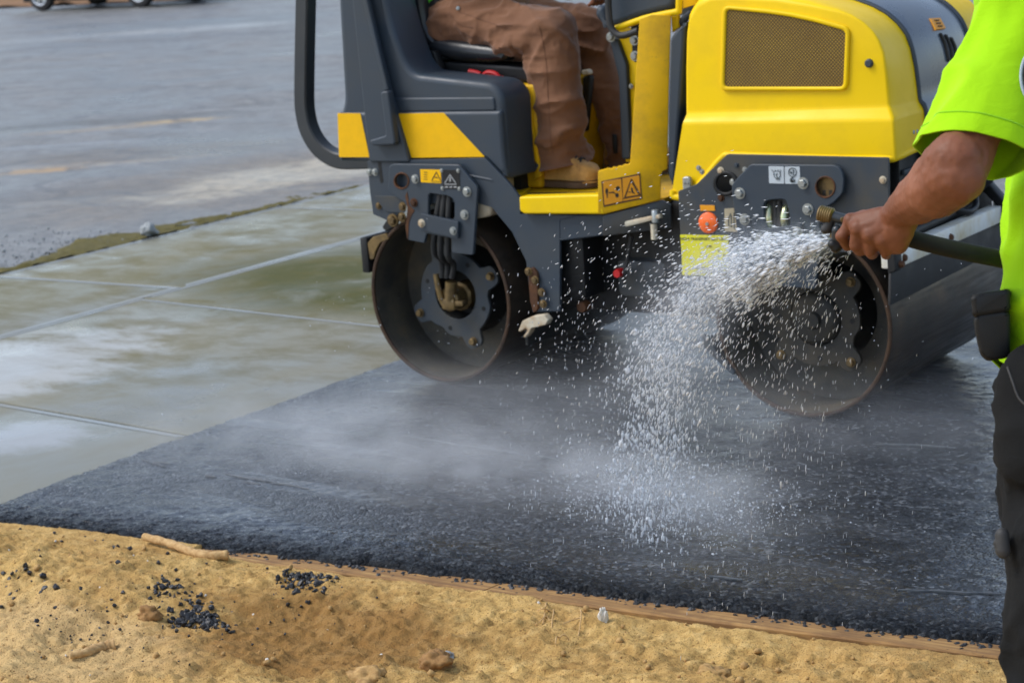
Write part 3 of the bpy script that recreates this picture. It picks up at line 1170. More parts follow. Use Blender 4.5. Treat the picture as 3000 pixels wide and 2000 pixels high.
# dirt packed into the joints (seen only between the slabs)
me = from_py([(-3.37, -3.3, -0.0165), (-0.38, -3.3, -0.0165), (-0.38, 13.5, -0.0165), (-3.37, 13.5, -0.0165)], [(0, 1, 2, 3)])
tag(put('joint_soil', me, 'rubber'), kind='structure')

# fresh asphalt: height field with a ragged, crumbled near edge
xs = np.concatenate([np.arange(-0.366, 3.6, 0.0105), np.arange(3.62, 9, 0.08)])
vs_ = np.concatenate([np.linspace(0, 0.35, 46), np.linspace(0.358, 2.2, 200), np.linspace(2.22, 4.9, 70)])
Xg, Vg = np.meshgrid(xs, vs_)
e_noise = 0.013 * vnoise(np.stack([xs * 14, xs * 0, xs * 0 + 3], -1)) + 0.009 * vnoise(np.stack([xs * 45, xs * 0, xs * 0 + 9], -1)) + 0.006 * vnoise(np.stack([xs * 130, xs * 0, xs * 0 + 5], -1))
Yg = edge_y(Xg) + e_noise[None, :] * np.clip(1 - Vg / 0.12, 0, 1) + Vg
Yg = np.minimum(Yg, 3.0 + 0 * Yg)
P = np.stack([Xg.ravel(), Yg.ravel(), 0 * Xg.ravel()], -1)
rough = np.clip(1 - Vg / 0.30, 0, 1)
Zg = 0.0014 * fbm(P * 40, 3).reshape(Xg.shape) + 0.003 * fbm(P * 3, 3).reshape(Xg.shape)
Zg = Zg + rough * (0.0045 * fbm(P * 85 + 7, 2).reshape(Xg.shape) + 0.003 * fbm(P * 26, 2).reshape(Xg.shape))
Zg = Zg - 0.034 * np.clip(1 - Vg / 0.022, 0, 1) ** 1.5
wob = 0.010 * vnoise(np.stack([Yg.ravel() * 16, 0 * Yg.ravel(), 0 * Yg.ravel()], -1)).reshape(Xg.shape) + 0.006 * vnoise(np.stack([Yg.ravel() * 60, 0 * Yg.ravel(), 0 * Yg.ravel() + 4], -1)).reshape(Xg.shape)
Xg = Xg + wob * np.clip(1 - (Xg + 0.366) / 0.1, 0, 1)
Zg = Zg + 0.001
Zg = np.where(Xg < -0.362, Zg - 0.012, Zg)
tag(put('driveway', grid_mesh(Xg, Yg, Zg), 'asphalt', None, None), kind='structure')

# raised seams left by the drum edges
seams = [[(372, 1343), (520, 1362), (700, 1396), (905, 1432)], [(1180, 1277), (1350, 1303), (1500, 1325), (1640, 1345)],
         [(1480, 1654), (1560, 1666), (1700, 1684), (1840, 1685)], [(1840, 1690), (2000, 1681), (2200, 1700), (2430, 1718), (2700, 1730), (2935, 1739)],
         [(2560, 1300), (2680, 1304), (2800, 1312)], [(440, 1352), (560, 1385), (760, 1420)]]
ms = []
for s in seams:
    pts = catmull([U(a, b, 2, 0.002) for a, b in s], 26)
    run = []
    for k, p in enumerate(pts):
        keep = vnoise(np.array([[p.x * 9, p.y * 9, 2.0]]))[0] > -0.25
        if keep:
            run.append(Vector((p.x, p.y + 0.004 * vnoise(np.array([[p.x * 30, 0, 0]]))[0], 0.002)))
        if (not keep or k == len(pts) - 1) and len(run) > 2:
            ms.append(sweep_mesh(run, [0.0012 + 0.0028 * math.sin(math.pi * (i + 0.5) / len(run)) ** 0.5 for i in range(len(run))], 6))
            run = []
        elif not keep:
            run = []
tag(put('asphalt_seams', merge(ms), 'ridge'), kind='structure')

# sandy soil in the foreground
dx = 0.0062
xs = np.arange(-1.5, 3.7, dx)
ys = np.arange(-3.35, -1.28, dx)
X, Y = np.meshgrid(xs, ys)
P = np.stack([X.ravel(), Y.ravel(), 0 * X.ravel()], -1)
H = 0.020 * fbm(P * 2.1 + 3, 3) + 0.011 * fbm(P * 9, 4) + 0.0050 * fbm(P * 30, 3) + 0.0036 * fbm(P * 80, 2)
rdg = 1 - np.abs(vnoise(P * np.array([7, 16, 1]) + 5))
H += 0.009 * rdg ** 4
H += 0.0030 * (1 - np.abs(vnoise(P * 60 + 11))) ** 3 + 0.0022 * vnoise(P * 140 + 2)
H = H.reshape(X.shape)
H += -0.045 * np.exp(-(((X - 1.15) / 0.36) ** 2 + ((Y + 2.02) / 0.22) ** 2))
H += 0.05 * np.exp(-(((X - 2.05) / 0.30) ** 2 + ((Y + 2.0) / 0.14) ** 2))
H += 0.035 * np.exp(-(((X - 0.2) / 0.5) ** 2 + ((Y + 2.02) / 0.12) ** 2))
H += 0.03 * np.clip((-1.9 - Y) / 1.2, 0, 1)
# clods
nclod = 8000
cx = rng.uniform(-1.4, 3.6, nclod)
cy = rng.uniform(-3.2, -1.5, nclod)
dens = vnoise(np.stack([cx * 3.5, cy * 3.5, cx * 0 + 8], -1))
crad = np.where(rng.random(nclod) < 0.05, rng.uniform(0.012, 0.022, nclod), rng.uniform(0.0045, 0.010, nclod))
keep = dens > rng.uniform(-0.7, 0.5, nclod)
for a, b, r in zip(cx[keep], cy[keep], crad[keep]):
    i0, i1 = int((a - r - xs[0]) / dx), int((a + r - xs[0]) / dx) + 2
    j0, j1 = int((b - r - ys[0]) / dx), int((b + r - ys[0]) / dx) + 2
    i0, j0 = max(i0, 0), max(j0, 0)
    if i1 <= i0 or j1 <= j0:
        continue
    sx, sy = X[j0:j1, i0:i1], Y[j0:j1, i0:i1]
    d2 = ((sx - a) ** 2 + (sy - b) ** 2) / (r * r)
    H[j0:j1, i0:i1] += 0.75 * r * np.sqrt(np.clip(1 - d2, 0, 1))
bl = board_y(X)
over = np.clip((bl - Y) / 0.10, 0, 1)           # settle to the board's foot
low = np.where(X < 0.42, -0.004, -0.020)
low = np.interp(X, [0.2, 0.5, 0.9, 1.35, 1.5, 3.0], [0.002, -0.002, -0.010, -0.003, -0.011, -0.013])
H = low + np.maximum(H, -0.05) * (0.25 + 0.75 * over) * 0.95
top = np.where(X < 0.45, edge_y(X) + 0.015, bl - 0.001)
H = np.where(Y > top, np.minimum(H, -0.05 - 0.2 * np.clip(Y - top, 0, 0.3)), H)
SX, SY, SH = xs, ys, H


def sand_z(x, y):
    i = np.clip(((np.asarray(x) - SX[0]) / dx).astype(int), 0, len(SX) - 1)
    j = np.clip(((np.asarray(y) - SY[0]) / dx).astype(int), 0, len(SY) - 1)
    return SH[j, i]


def on_sand(px, py, up=0.0):
    """photo pixel -> point lying on the sand surface"""
    z = -0.02
    for _ in range(6):
        p = U(px, py, 2, z)
        z = float(sand_z(p.x, p.y))
    return Vector((p.x, p.y, z + up))


tag(put('sandy_soil', grid_mesh(X, Y, H), 'sand', None, None), kind='structure')
me = from_py([(-6, -9, -0.045), (9, -9, -0.045), (9, -3.3, -0.0), (-6, -3.3, -0.0)], [(0, 1, 2, 3)])
tag(put('bare_soil', me, 'sand'), kind='structure')

# two edging boards end to end
for k, (xa, xb, lab) in enumerate([(0.30, 1.300, 'weathered edging board half buried in sand below the left part of the asphalt edge'),
                                   (1.304, 4.2, 'long weathered edging board, fully bared, along the right part of the asphalt edge')]):
    n = 24
    X_ = np.linspace(xa, xb, n)
    wv = 0.002 * vnoise(np.stack([X_ * 6, X_ * 0, X_ * 0 + k], -1))
    f = [Vector((x, board_y(x) + w, -0.004)) for x, w in zip(X_, wv)]
    bk = [Vector((x, board_y(x) + 0.075 + w, -0.0095)) for x, w in zip(X_, wv)]
    bm = bmesh.new()
    rows = []
    for a, b in zip(f, bk):
        rows.append([bm.verts.new(a + Vector((0, 0, -0.075))), bm.verts.new(a + Vector((0, -0.0, -0.004))), bm.verts.new(a + Vector((0, 0.004, 0))),
                     bm.verts.new(b), bm.verts.new(b + Vector((0, 0, -0.07)))])
    for a, b in zip(rows[:-1], rows[1:]):
        for i in range(4):
            bm.faces.new((a[i], b[i], b[i + 1], a[i + 1]))
    bm.faces.new(list(reversed(rows[0])))
    bm.faces.new(rows[-1])
    bmesh.ops.recalc_face_normals(bm, faces=bm.faces)
    me = bpy.data.meshes.new('b')
    bm.to_mesh(me)
    bm.free()
    tag(put('edging_board', me, 'board'), lab, 'board', 'edging boards along the asphalt')

# crumbs of asphalt, pebbles
iv, if_ = ico(1)
iv1, if1 = ico(1)
jit = 1 + 0.55 * vnoise(iv * 2.7 + 4)
cv = iv * jit[:, None]
pts, siz = [], []


def cluster(px, py, sx, sy, n, lo, hi, ang=0.0):
    for _ in range(n):
        a, b = rng.normal() * sx, rng.normal() * sy
        x, y = px + a * math.cos(ang) - b * math.sin(ang), py + a * math.sin(ang) + b * math.cos(ang)
        if y > 2060:
            continue
        p = on_sand(x, y)
        if p.y > edge_y(p.x) - 0.01:
            continue
        s = rng.uniform(lo, hi) * (1.5 if rng.random() < 0.08 else 1)
        pts.append((p.x, p.y, p.z + s * 0.35))
        siz.append(s)


cluster(895, 1685, 44, 24, 330, 0.0026, 0.0075)
cluster(560, 1800, 36, 20, 260, 0.0026, 0.0080)
cluster(610, 1825, 34, 9, 150, 0.0026, 0.0065, 0.35)
cluster(490, 1728, 34, 14, 60, 0.0025, 0.007)
cluster(1060, 1668, 40, 9, 90, 0.0022, 0.006, 0.12)
cluster(45, 1690, 34, 24, 14, 0.004, 0.009)
cluster(250, 1815, 120, 50, 90, 0.0012, 0.004)
cluster(170, 1740, 120, 45, 12, 0.004, 0.009)
cluster(350, 1610, 240, 26, 16, 0.003, 0.007, 0.1)
cluster(700, 1750, 200, 60, 60, 0.0012, 0.004)
cluster(300, 1900, 190, 50, 40, 0.0012, 0.004)
# loose crumbs along the asphalt edge and on the boards
for x in rng.uniform(-0.3, 3.2, 620):
    w = abs(rng.normal()) * 0.018
    y = edge_y(x) - w + 0.006
    s = rng.uniform(0.003, 0.0085)
    z = -0.012 if y > board_y(x) else float(sand_z(x, y))
    pts.append((x, y, z + s * 0.4))
    siz.append(s)
me = scatter_mesh(cv, if_, rand_mats(np.array(pts), siz, (0.55, 1.1)))
tag(put('asphalt_crumbs', me, 'crumb', None, 12), 'loose black asphalt crumbs scattered over the sand by the asphalt edge', 'asphalt crumbs', kind='stuff')

# small pebbles of the sand
n = 900
x = rng.uniform(-0.8, 3.2, n)
y = rng.uniform(-2.9, -1.5, n)
ok = y < board_y(x) - 0.01
x, y = x[ok], y[ok]
s = np.where(rng.random(len(x)) < 0.15, rng.uniform(0.005, 0.010, len(x)), rng.uniform(0.002, 0.005, len(x)))
z = sand_z(x, y) + s * 0.3
me = scatter_mesh(iv1 * (1 + 0.2 * vnoise(iv1 * 2.3 + 1))[:, None], if1, rand_mats(np.stack([x, y, z], -1), s, (0.6, 1.1)))
tag(put('pebbles', me, 'clod', None, None), 'small tan pebbles and crumbs of soil strewn over the sand', 'pebbles', kind='stuff')
n = 60
x = rng.uniform(-0.6, 3.0, n)
y = rng.uniform(-2.7, -1.55, n)
ok = y < board_y(x) - 0.01
x, y = x[ok], y[ok]
s = rng.uniform(0.002, 0.006, len(x))
me = scatter_mesh(iv1 * (1 + 0.2 * vnoise(iv1 * 2.3 + 1))[:, None], if1, rand_mats(np.stack([x, y, sand_z(x, y) + s * 0.3], -1), s, (0.5, 1.1)))
tag(put('pale_pebbles', me, 'stone_white', None, None), 'tiny pale pebbles strewn over the sand', 'pebbles', kind='stuff')


def rock(name, px, py, s, mat, label, cat, up=0.35, seed=0, sq=(1, 0.8, 0.7), surf=True):
    v, f = ico(4)
    k = 1 + 0.34 * vnoise(v * 1.7 + seed * 3.1) + 0.20 * vnoise(v * 4.5 + seed) + 0.09 * vnoise(v * 11 + seed)
    v = v * k[:, None] * s * np.array(sq)
    p = on_sand(px, py) if surf else U(px, py, 2, 0)
    v = v + np.array([p.x, p.y, p.z + s * up])
    tag(put(name, from_py(v, f.tolist()), mat, None, 180), label, cat)


rock('pale_stone', 1767, 1815, 0.016, 'stone_white', 'pale grey stone standing upright in the sand right of the thin roots', 'stone', 0.6, 1, (0.62, 0.6, 1.25))
rock('soil_clod', 1277, 1955, 0.033, 'clod_brown', 'fist sized brown clod of soil at the rim of the moist hollow', 'clod', 0.3, 2, (1.15, 0.9, 0.8))
rock('orange_pebble', 995, 1614, 0.012, 'stone_orange', 'bright orange pebble lying on the asphalt edge', 'pebble', 0.7, 3, (1.2, 0.8, 0.75))
rock('grey_stone', 1316, 1927, 0.012, 'stone_grey', 'small grey stone just above the brown clod', 'stone', 0.4, 4, (1, 0.8, 0.9))
rock('soil_clod', 1075, 1990, 0.036, 'clod', 'large tan clod of soil lying in the moist hollow at the bottom edge', 'clod', -0.05, 5, (1.3, 0.9, 0.7))
rock('soil_clod', 440, 1805, 0.024, 'clod_brown', 'brown clod of soil beside the lower heap of black crumbs', 'clod', 0.35, 6, (1.2, 0.9, 0.8))
rock('soil_clod', 2090, 1985, 0.032, 'clod', 'tan clod of soil on the mound at the bottom right', 'clod', -0.05, 7, (1.3, 1, 0.7))
rock('road_stone', 436, 686, 0.042, 'stone_grey', 'dark grey stone lying on the gutter edge beside the mossy strip', 'stone', 0.5, 8, (1, 0.9, 0.8), surf=False)


def stick(name, pxs, r0, r1, label, cat, mat='root', up=1.1, wob=0.003, z=None):
    p = [on_sand(a, b) if z is None else U(a, b, 2, z) for a, b in pxs]
    for q in p:
        gx, gy = np.meshgrid(np.linspace(-0.02, 0.02, 7), np.linspace(-0.02, 0.02, 7))
        q.z = z if z is not None else float(np.percentile(sand_z(q.x + gx, q.y + gy), 70)) + r0 * up
    p = catmull(p, 8)
    n = len(p)
    rad = [(r0 + (r1 - r0) * i / (n - 1)) * (1 + 0.10 * math.sin(i * 1.7)) for i in range(n)]
    me = sweep_mesh(p, rad, 12)
    co = get_co(me)
    co = co + get_no(me) * (wob * 0.5 * vnoise(co * 60))[:, None]
    set_co(me, co)
    tag(put(name, me, mat, None, 60), label, cat)


stick('broken_root', [(424, 1571), (500, 1592), (560, 1615), (610, 1626), (668, 1624)], 0.010, 0.012, 'bent tan root lying on the sand just below the asphalt edge', 'root', z=0.022)
stick('broken_root', [(206, 1936), (255, 1916), (300, 1902), (338, 1896)], 0.007, 0.015, 'stubby tan root stump half buried in the sand at the lower left', 'root', up=0.7)
ms = []
for s in [[(1605, 1762), (1600, 1785), (1596, 1800), (1588, 1830)], [(1612, 1775), (1622, 1795), (1618, 1825), (1616, 1846)], [(1575, 1795), (1590, 1800), (1605, 1792), (1618, 1790)],
          [(1580, 1832), (1600, 1822), (1612, 1824)], [(1700, 1790), (1704, 1820), (1698, 1850), (1690, 1862)], [(1650, 1832), (1680, 1832), (1702, 1830)],
          [(1640, 1862), (1632, 1885), (1628, 1896)], [(1640, 1870), (1655, 1876), (1668, 1872)]]:
    p = [on_sand(a, b) + Vector((0, 0, 0.004 + 0.010 * math.sin(1.5 * i))) for i, (a, b) in enumerate(s)]
    ms.append(sweep_mesh(catmull(p, 6), 0.0016, 6))
tag(put('dry_roots', merge(ms), 'root_thin'), 'thin dry root fibres sticking out of the sand left of the pale stone', 'roots')

# wet moss and mud along the gutter edge
n = 260
t = np.linspace(0, 1, n)
yy = -0.6 + t * 5.4
w = 0.03 + 0.20 * np.clip(vnoise(np.stack([yy * 2.0, yy * 0, yy * 0 + 2], -1)) + 0.35, 0, 1.2) + 0.025 * vnoise(np.stack([yy * 14, yy * 0, yy * 0], -1)) + 0.02 * vnoise(np.stack([yy * 40, yy * 0, yy * 0], -1))
w *= np.where(vnoise(np.stack([yy * 5, yy * 0, yy * 0 + 6], -1)) > -0.2, 1, 0.25)
w += 0.22 * np.exp(-((yy - 1.85) / 0.55) ** 2) + 0.1 * np.exp(-((yy - 3.1) / 0.5) ** 2)
w *= np.clip(1.25 - ((yy - 1.6) / 2.6) ** 2, 0.0, 1)
w = np.maximum(w, 0.004)
cols = np.linspace(0, 1, 14)
X = -3.385 - cols[None, :] * w[:, None]
Y = np.repeat(yy[:, None], 14, 1)
P = np.stack([X.ravel(), Y.ravel(), 0 * X.ravel()], -1)
Z = -0.007 + 0.007 * np.sin(np.pi * np.clip(cols[None, :], 0.03, 0.97)) * np.clip(w[:, None] * 7, 0, 1) + 0.007 * fbm(P * 26, 3).reshape(X.shape)
Z[:, -1] = -0.022
idx = np.arange(n * 14).reshape(n, 14)
mk = vnoise(np.stack([X.ravel() * 9, Y.ravel() * 5, 0 * X.ravel() + 3], -1)).reshape(X.shape) + 0.6 * vnoise(np.stack([X.ravel() * 30, Y.ravel() * 22, 0 * X.ravel()], -1)).reshape(X.shape)
mk = mk + 1.0 * np.exp(-((Y - 1.9) / 0.6) ** 2) + 0.3 - 1.3 * np.clip((cols[None, :] - 0.7) * 3, 0, 1)
fs = [(idx[i, j], idx[i + 1, j], idx[i + 1, j + 1], idx[i, j + 1]) for i in range(n - 1) for j in range(13) if mk[i, j] > 0]
tag(put('moss_strip', from_py(np.stack([X, Y, Z], -1).reshape(-1, 3), fs), 'moss', None, None), 'olive green moss and mud along the road side of the gutter', 'moss', kind='stuff')
# gravel grains near the gutter
n = 1300
x = -3.45 - np.abs(rng.normal(0, 0.5, n))
y = rng.uniform(-1.0, 2.2, n)
s = 0.0042 * np.exp(rng.normal(0, 0.5, n))
me = scatter_mesh(iv1 * (1 + 0.2 * vnoise(iv1 * 2.3 + 1))[:, None], if1, rand_mats(np.stack([x, y, -0.012 + s * 0.3], -1), s, (0.5, 1.0)))
tag(put('road_gravel', me, 'stone_grey', None, None), 'loose grey gravel on the old road beside the gutter', 'gravel', kind='stuff')

# leaf litter bank behind the parked car
xs = np.arange(-60, -8, 0.22)
ys = np.arange(25.75, 36, 0.22)
X, Y = np.meshgrid(xs, ys)
P = np.stack([X.ravel(), Y.ravel(), 0 * X.ravel()], -1)
Z = (0.02 + 0.05 * np.clip((Y - 25.75) * 0.8, 0, 3)) + 0.05 * fbm(P * 2.2, 3).reshape(X.shape)
tag(put('leaf_litter', grid_mesh(X, Y, Z), 'leaves', None, None), 'brown dry leaves banked on the far verge behind the dark car', 'leaves', kind='stuff')

# weed by the far gutter
t_ = thing('weed', U(2852, 118, 2, -0.02), 'small green weed growing on the pavement behind the roller nose', 'weed')
b0 = Vector(t_.location)
bm = bmesh.new()
for k in range(70):
    a = random.uniform(0, 6.28)
    L = random.uniform(0.10, 0.34)
    tilt = random.uniform(0.1, 1.1)
    base = b0 + Vector((random.gauss(0, 0.10), random.gauss(0, 0.10), 0))
    d = Vector((math.cos(a) * math.sin(tilt), math.sin(a) * math.sin(tilt), math.cos(tilt)))
    s = Vector((-math.sin(a), math.cos(a), 0)) * random.uniform(0.010, 0.022)
    m_ = base + d * L * 0.55
    e_ = base + d * L + Vector((0, 0, -L * 0.15))
    v = [bm.verts.new(q) for q in (base - s * 0.2, base + s * 0.2, m_ + s, e_, m_ - s)]
    bm.faces.new(v)
me = bpy.data.meshes.new('w')
bm.to_mesh(me)
bm.free()
put('foliage', me, 'leaf_green', t_, None)

# dark car parked along the far side of the road
car = thing('parked_car', (-26.3, 24.6, 0), 'black car with bright alloy wheels parked on the far side of the road', 'car')
side = [(-28.62, 0.42), (-28.66, 0.72), (-28.55, 0.98), (-28.05, 1.05), (-27.55, 1.48), (-26.2, 1.56), (-25.3, 1.10), (-24.35, 0.98), (-23.98, 0.74), (-23.95, 0.42),
        (-24.2, 0.24), (-24.48, 0.24), (-24.55, 0.45), (-24.72, 0.62), (-24.95, 0.66), (-25.15, 0.60), (-25.28, 0.42), (-25.33, 0.22),
        (-27.26, 0.22), (-27.32, 0.42), (-27.45, 0.60), (-27.66, 0.66), (-27.88, 0.60), (-28.02, 0.42), (-28.08, 0.24), (-28.4, 0.26)]
put('body', plate_mesh(fillet(side, 0.06, 3), 23.78, 1.70, 0.10, (), 3), 'car_body', car, 40)
put('underbody', box_mesh((-28.4, 23.95, 0.17), (-24.15, 25.3, 0.5), 0.03), 'black', car)
for xx, yy_ in ((-27.70, 23.76), (-24.90, 23.76), (-27.70, 25.30), (-24.90, 25.30)):
    w = lathe('wheel', [(0.0, 0.18), (0.30, 0.18), (0.335, 0.16), (0.345, 0.12), (0.345, 0.05), (0.33, 0.015), (0.26, 0.0), (0.235, 0.015), (0.235, 0.06), (0, 0.06)], (xx, yy_, 0.335), (0, 1, 0), 'tyre', car, 36)
    rm = [lathe_mesh([(0.235, 0.02), (0.228, 0.004), (0.205, 0.012), (0.20, 0.05)], (xx, yy_, 0.335), (0, 1, 0), 36), lathe_mesh([(0, -0.004), (0.05, -0.004), (0.065, 0.03), (0.06, 0.05)], (xx, yy_, 0.335), (0, 1, 0), 18)]
    for q in range(7):
        a = q * 2 * math.pi / 7
        rm.append(prism_mesh([Vector((xx + r * math.cos(a + o_), yy_ + 0.004, 0.335 + r * math.sin(a + o_))) for r, o_ in ((0.05, -0.3), (0.215, -0.12), (0.215, 0.12), (0.05, 0.3))], (0, 1, 0), 0.03, 0.004))
    put('rim', merge(rm), 'alloy', w)
for pts in ([(-27.42, 1.08), (-27.35, 1.44), (-26.75, 1.48), (-26.70, 1.08)], [(-26.62, 1.08), (-26.66, 1.48), (-26.25, 1.50), (-25.55, 1.10)]):
    put('window', plate_mesh(fillet(pts, 0.05), 23.772, 0.02, 0.004), 'car_glass', car)
for pts, mt in (([(-24.35, 0.70), (-24.30, 0.86), (-24.05, 0.80), (-23.99, 0.70)], 'lamp'), ([(-28.60, 0.74), (-28.52, 0.92), (-28.30, 0.92), (-28.36, 0.76)], 'red')):
    put('headlight' if mt == 'lamp' else 'tail_light', plate_mesh(fillet(pts, 0.03), 23.772, 0.05, 0.006), mt, car)

# ================================================================== THE ROLLER
RO = thing('road_roller', (0.65, 0.437, 0.0), 'yellow and slate grey tandem road roller with two steel drums standing on the fresh asphalt', 'road roller')
LW, DW, DR = 1.3094, 0.8735, 0.28


def z1(pts):   # zoom-1 coordinates -> photo pixels
    return [(800 + x / 2.614, y / 2.614) for x, y in pts]


def z2(pts):
    return [(1400 + x / 2.614, y / 2.614) for x, y in pts]


def z3(pts):
    return [(2000 + x / 2.24, y / 2.24) for x, y in pts]


def z4(pts):
    return [(1000 + x / 2.24, 450 + y / 2.24) for x, y in pts]


def zb(pts):   # rear bracket zoom
    return [(1100 + x / 4.9, 460 + y / 4.9) for x, y in pts]


def zf(pts):   # front bracket zoom
    return [(2050 + x / 3.92, 450 + y / 3.92) for x, y in pts]


# ---- drums
def drum(cx, seed, motor=True):
    prof = [(0.270, 0.001), (0.279, 0.001), (0.280, 0.003), (0.280, DW - 0.003), (0.279, DW), (0.270, DW), (0.270, DW - 0.15), (0.10, DW - 0.15),
            (0.10, 0.19), (0.270, 0.19)]
    d = lathe('drum', prof, (cx, 0, DR), (0, 1, 0), 'drum', RO, 128, True, 30)
    put('drum_rim', lathe_mesh([(0.2690, 0.006), (0.2690, -0.0015), (0.272, -0.003), (0.278, -0.003), (0.281, -0.001), (0.281, 0.004)], (cx, 0, DR), (0, 1, 0), 128), 'rim_steel', d)
    put('drum_wall', lathe_mesh([(0.2695, 0.004), (0.2695, 0.185), (0.235, 0.1895), (0.12, 0.1895), (0.0, 0.189)], (cx, 0, DR), (0, 1, 0), 96), 'drum_inside', d, 40)
    # lobed mounting plate with a round opening
    c = Vector((cx + 0.0, 0, DR - 0.005))
    pts = []
    for k in range(120):
        t = 2 * math.pi * k / 120
        r = 0.142
        for a in (205, 292, 25, 112):
            dd = abs((math.degrees(t) - a - seed + 180) % 360 - 180)
            r = max(r, 0.142 + 0.046 * max(0, 1 - (dd / 15.0) ** 4)) if dd < 15 else r
        r -= 0.012 * max(0, math.cos(3 * t + seed)) ** 8
        pts.append((c.x + r * math.cos(t), c.z + r * math.sin(t)))
    hole = [(c.x + 0.082 * math.cos(2 * math.pi * k / 32), c.z + 0.082 * math.sin(2 * math.pi * k / 32)) for k in range(32)]
    hp = put('hub_plate', plate_mesh(pts, 0.088, 0.014, 0.002, [hole]), 'slate_dirty' if motor else 'hub_dark', d, 40)
    rings = [lathe_mesh([(0.125, 0.102), (0.15, 0.189)], (cx, 0, DR), (0, 1, 0), 48), lathe_mesh([(0.082, 0.09), (0.080, 0.17), (0.0, 0.172)], (cx, 0, DR - 0.005), (0, 1, 0), 48)]
    put('hub_housing', merge(rings), 'black', d)
    for a in (205, 292, 25, 112):
        t = R_(a + seed)
        q = lathe_mesh([(0.015, 0.088), (0.015, 0.084), (0.011, 0.084), (0.011, 0.074), (0.009, 0.072), (0, 0.072)], (c.x + 0.165 * math.cos(t), 0, c.z + 0.165 * math.sin(t)), (0, 1, 0), 12)
        put('bolt', q, 'brass', hp)
    for a in (160, 60, 255, 340):
        t = R_(a + seed)
        put('bolt_hole', lathe_mesh([(0.0, 0.0870), (0.008, 0.0870), (0.008, 0.09)], (c.x + 0.118 * math.cos(t), 0, c.z + 0.118 * math.sin(t)), (0, 1, 0), 12), 'black', hp)
    # hydraulic motor in the opening
    if not motor:
        cap = [lathe_mesh([(0, 0.070), (0.060, 0.070), (0.072, 0.076), (0.079, 0.086), (0.079, 0.12)], (c.x, 0, c.z), (0, 1, 0), 40), lathe_mesh([(0, 0.058), (0.022, 0.058), (0.026, 0.064), (0.026, 0.072)], (c.x, 0, c.z), (0, 1, 0), 24)]
        put('hub_cap', merge(cap), 'hub_dark', d, 40)
        return d
    ms = [lathe_mesh([(0, 0.055), (0.034, 0.055), (0.040, 0.06), (0.040, 0.115), (0.05, 0.12), (0.05, 0.17)], (c.x - 0.008, 0, c.z - 0.012), (0, 1, 0), 10),
          box_mesh((c.x - 0.030, 0.045, c.z - 0.045), (c.x + 0.024, 0.10, c.z - 0.004), 0.008),
          box_mesh((c.x + 0.015, 0.05, c.z - 0.03), (c.x + 0.055, 0.085, c.z - 0.012), 0.005),
          sweep_mesh(catmull([(c.x - 0.03, 0.05, c.z - 0.012), (c.x - 0.038, 0.048, c.z + 0.03), (c.x - 0.045, 0.05, c.z + 0.075)], 5), 0.010, 10),
          sweep_mesh([(c.x + 0.0, 0.06, c.z - 0.01), (c.x + 0.01, 0.058, c.z + 0.05)], 0.02, 12)]
    put('drum_motor', merge(ms), 'brass', d, 40)
    return d


rear_drum = drum(0.0, 0)
front_drum = drum(LW, 20, False)

# ---- rear half: chassis plates at the side
ch_top = [(1076, 472), (1420, 463), (1492, 538), (1524, 582), (1524, 627), (1700, 630), (1640, 645), (1640, 912), (1560, 914), (1553, 874), (1541, 765), (1500, 680),
          (1440, 608), (1380, 590), (1240, 600), (1190, 590), (1150, 655), (1134, 646), (1093, 628), (1083, 560)]
ch = plate('rear_chassis_plate', ch_top, -0.012, 0.012, 'slate', RO, 0.002)
plate('slot', z1([(786, 1118), (806, 1118), (846, 1395), (822, 1408)]), -0.0128, 0.002, 'black', ch, 0.0003, 0.006)
for b in z1([(740, 1318), (782, 1318)]) + [(1110, 603), (1180, 602)]:
    bolt(b[0], b[1], -0.012, ch, 'zinc' if b[1] < 560 else 'brass', 0.009)
# raised lower flange of the chassis plate, with bolts
plate('flange_plate', zb([(-30, 560), (150, 790), (430, 800), (430, 590), (200, 560)]), -0.016, 0.005, 'slate_dirty', RO, 0.001, 0.01)
# lifting and drum-carrying bracket
lp = plate('drum_bracket', zb([(195, 125), (265, 98), (1200, 112), (1465, 440), (1400, 1410), (1090, 1380), (1090, 1170), (730, 1100), (700, 1240), (455, 1190), (425, 1000), (455, 720),
                               (400, 640), (260, 560), (180, 470)]), -0.036, 0.014, 'slate', RO, 0.003, 0.008,
           holes=[(circ_px(1100 + 368 / 4.9, 460 + 345 / 4.9, 21.5, 28, 0.92), 0), (zb([(760, 520), (1050, 560), (1135, 620), (1130, 905), (755, 850)]), 0.012)], seg=2)
rg = plate('lifting_eye', circ_px(1100 + 368 / 4.9, 460 + 345 / 4.9, 25.5, 32, 0.92), -0.0385, 0.012, 'rust', lp, 0.002, 0, holes=[(circ_px(1100 + 368 / 4.9, 460 + 345 / 4.9, 20.5, 28, 0.92), 0)])
plate('rust_streak', zb([(425, 560), (455, 500), (468, 580), (480, 690), (560, 770), (510, 850), (475, 960), (468, 1180), (452, 1178), (430, 1000), (458, 720)]), -0.0375, 0.002, 'rust', lp, 0.0006)
for x, y, mt, r in ((575, 315, 'zinc', 0.011), (1318, 497, 'zinc', 0.012), (1283, 828, 'zinc', 0.012), (555, 655, 'rust', 0.011), (385, 855, 'brass', 0.011), (392, 712, 'brass', 0.011)):
    bolt(1100 + x / 4.9, 460 + y / 4.9, -0.036, lp, mt, r)
st = plate('clamp_bar', zb([(650, 810), (1185, 930), (1180, 1175), (640, 1050)]), -0.050, 0.012, 'slate', RO, 0.002, 0.004)
for x, y, mt in ((665, 950, 'cream'), (1120, 1060, 'zinc')):
    bolt(1100 + x / 4.9, 460 + y / 4.9, -0.050, st, mt, 0.010)
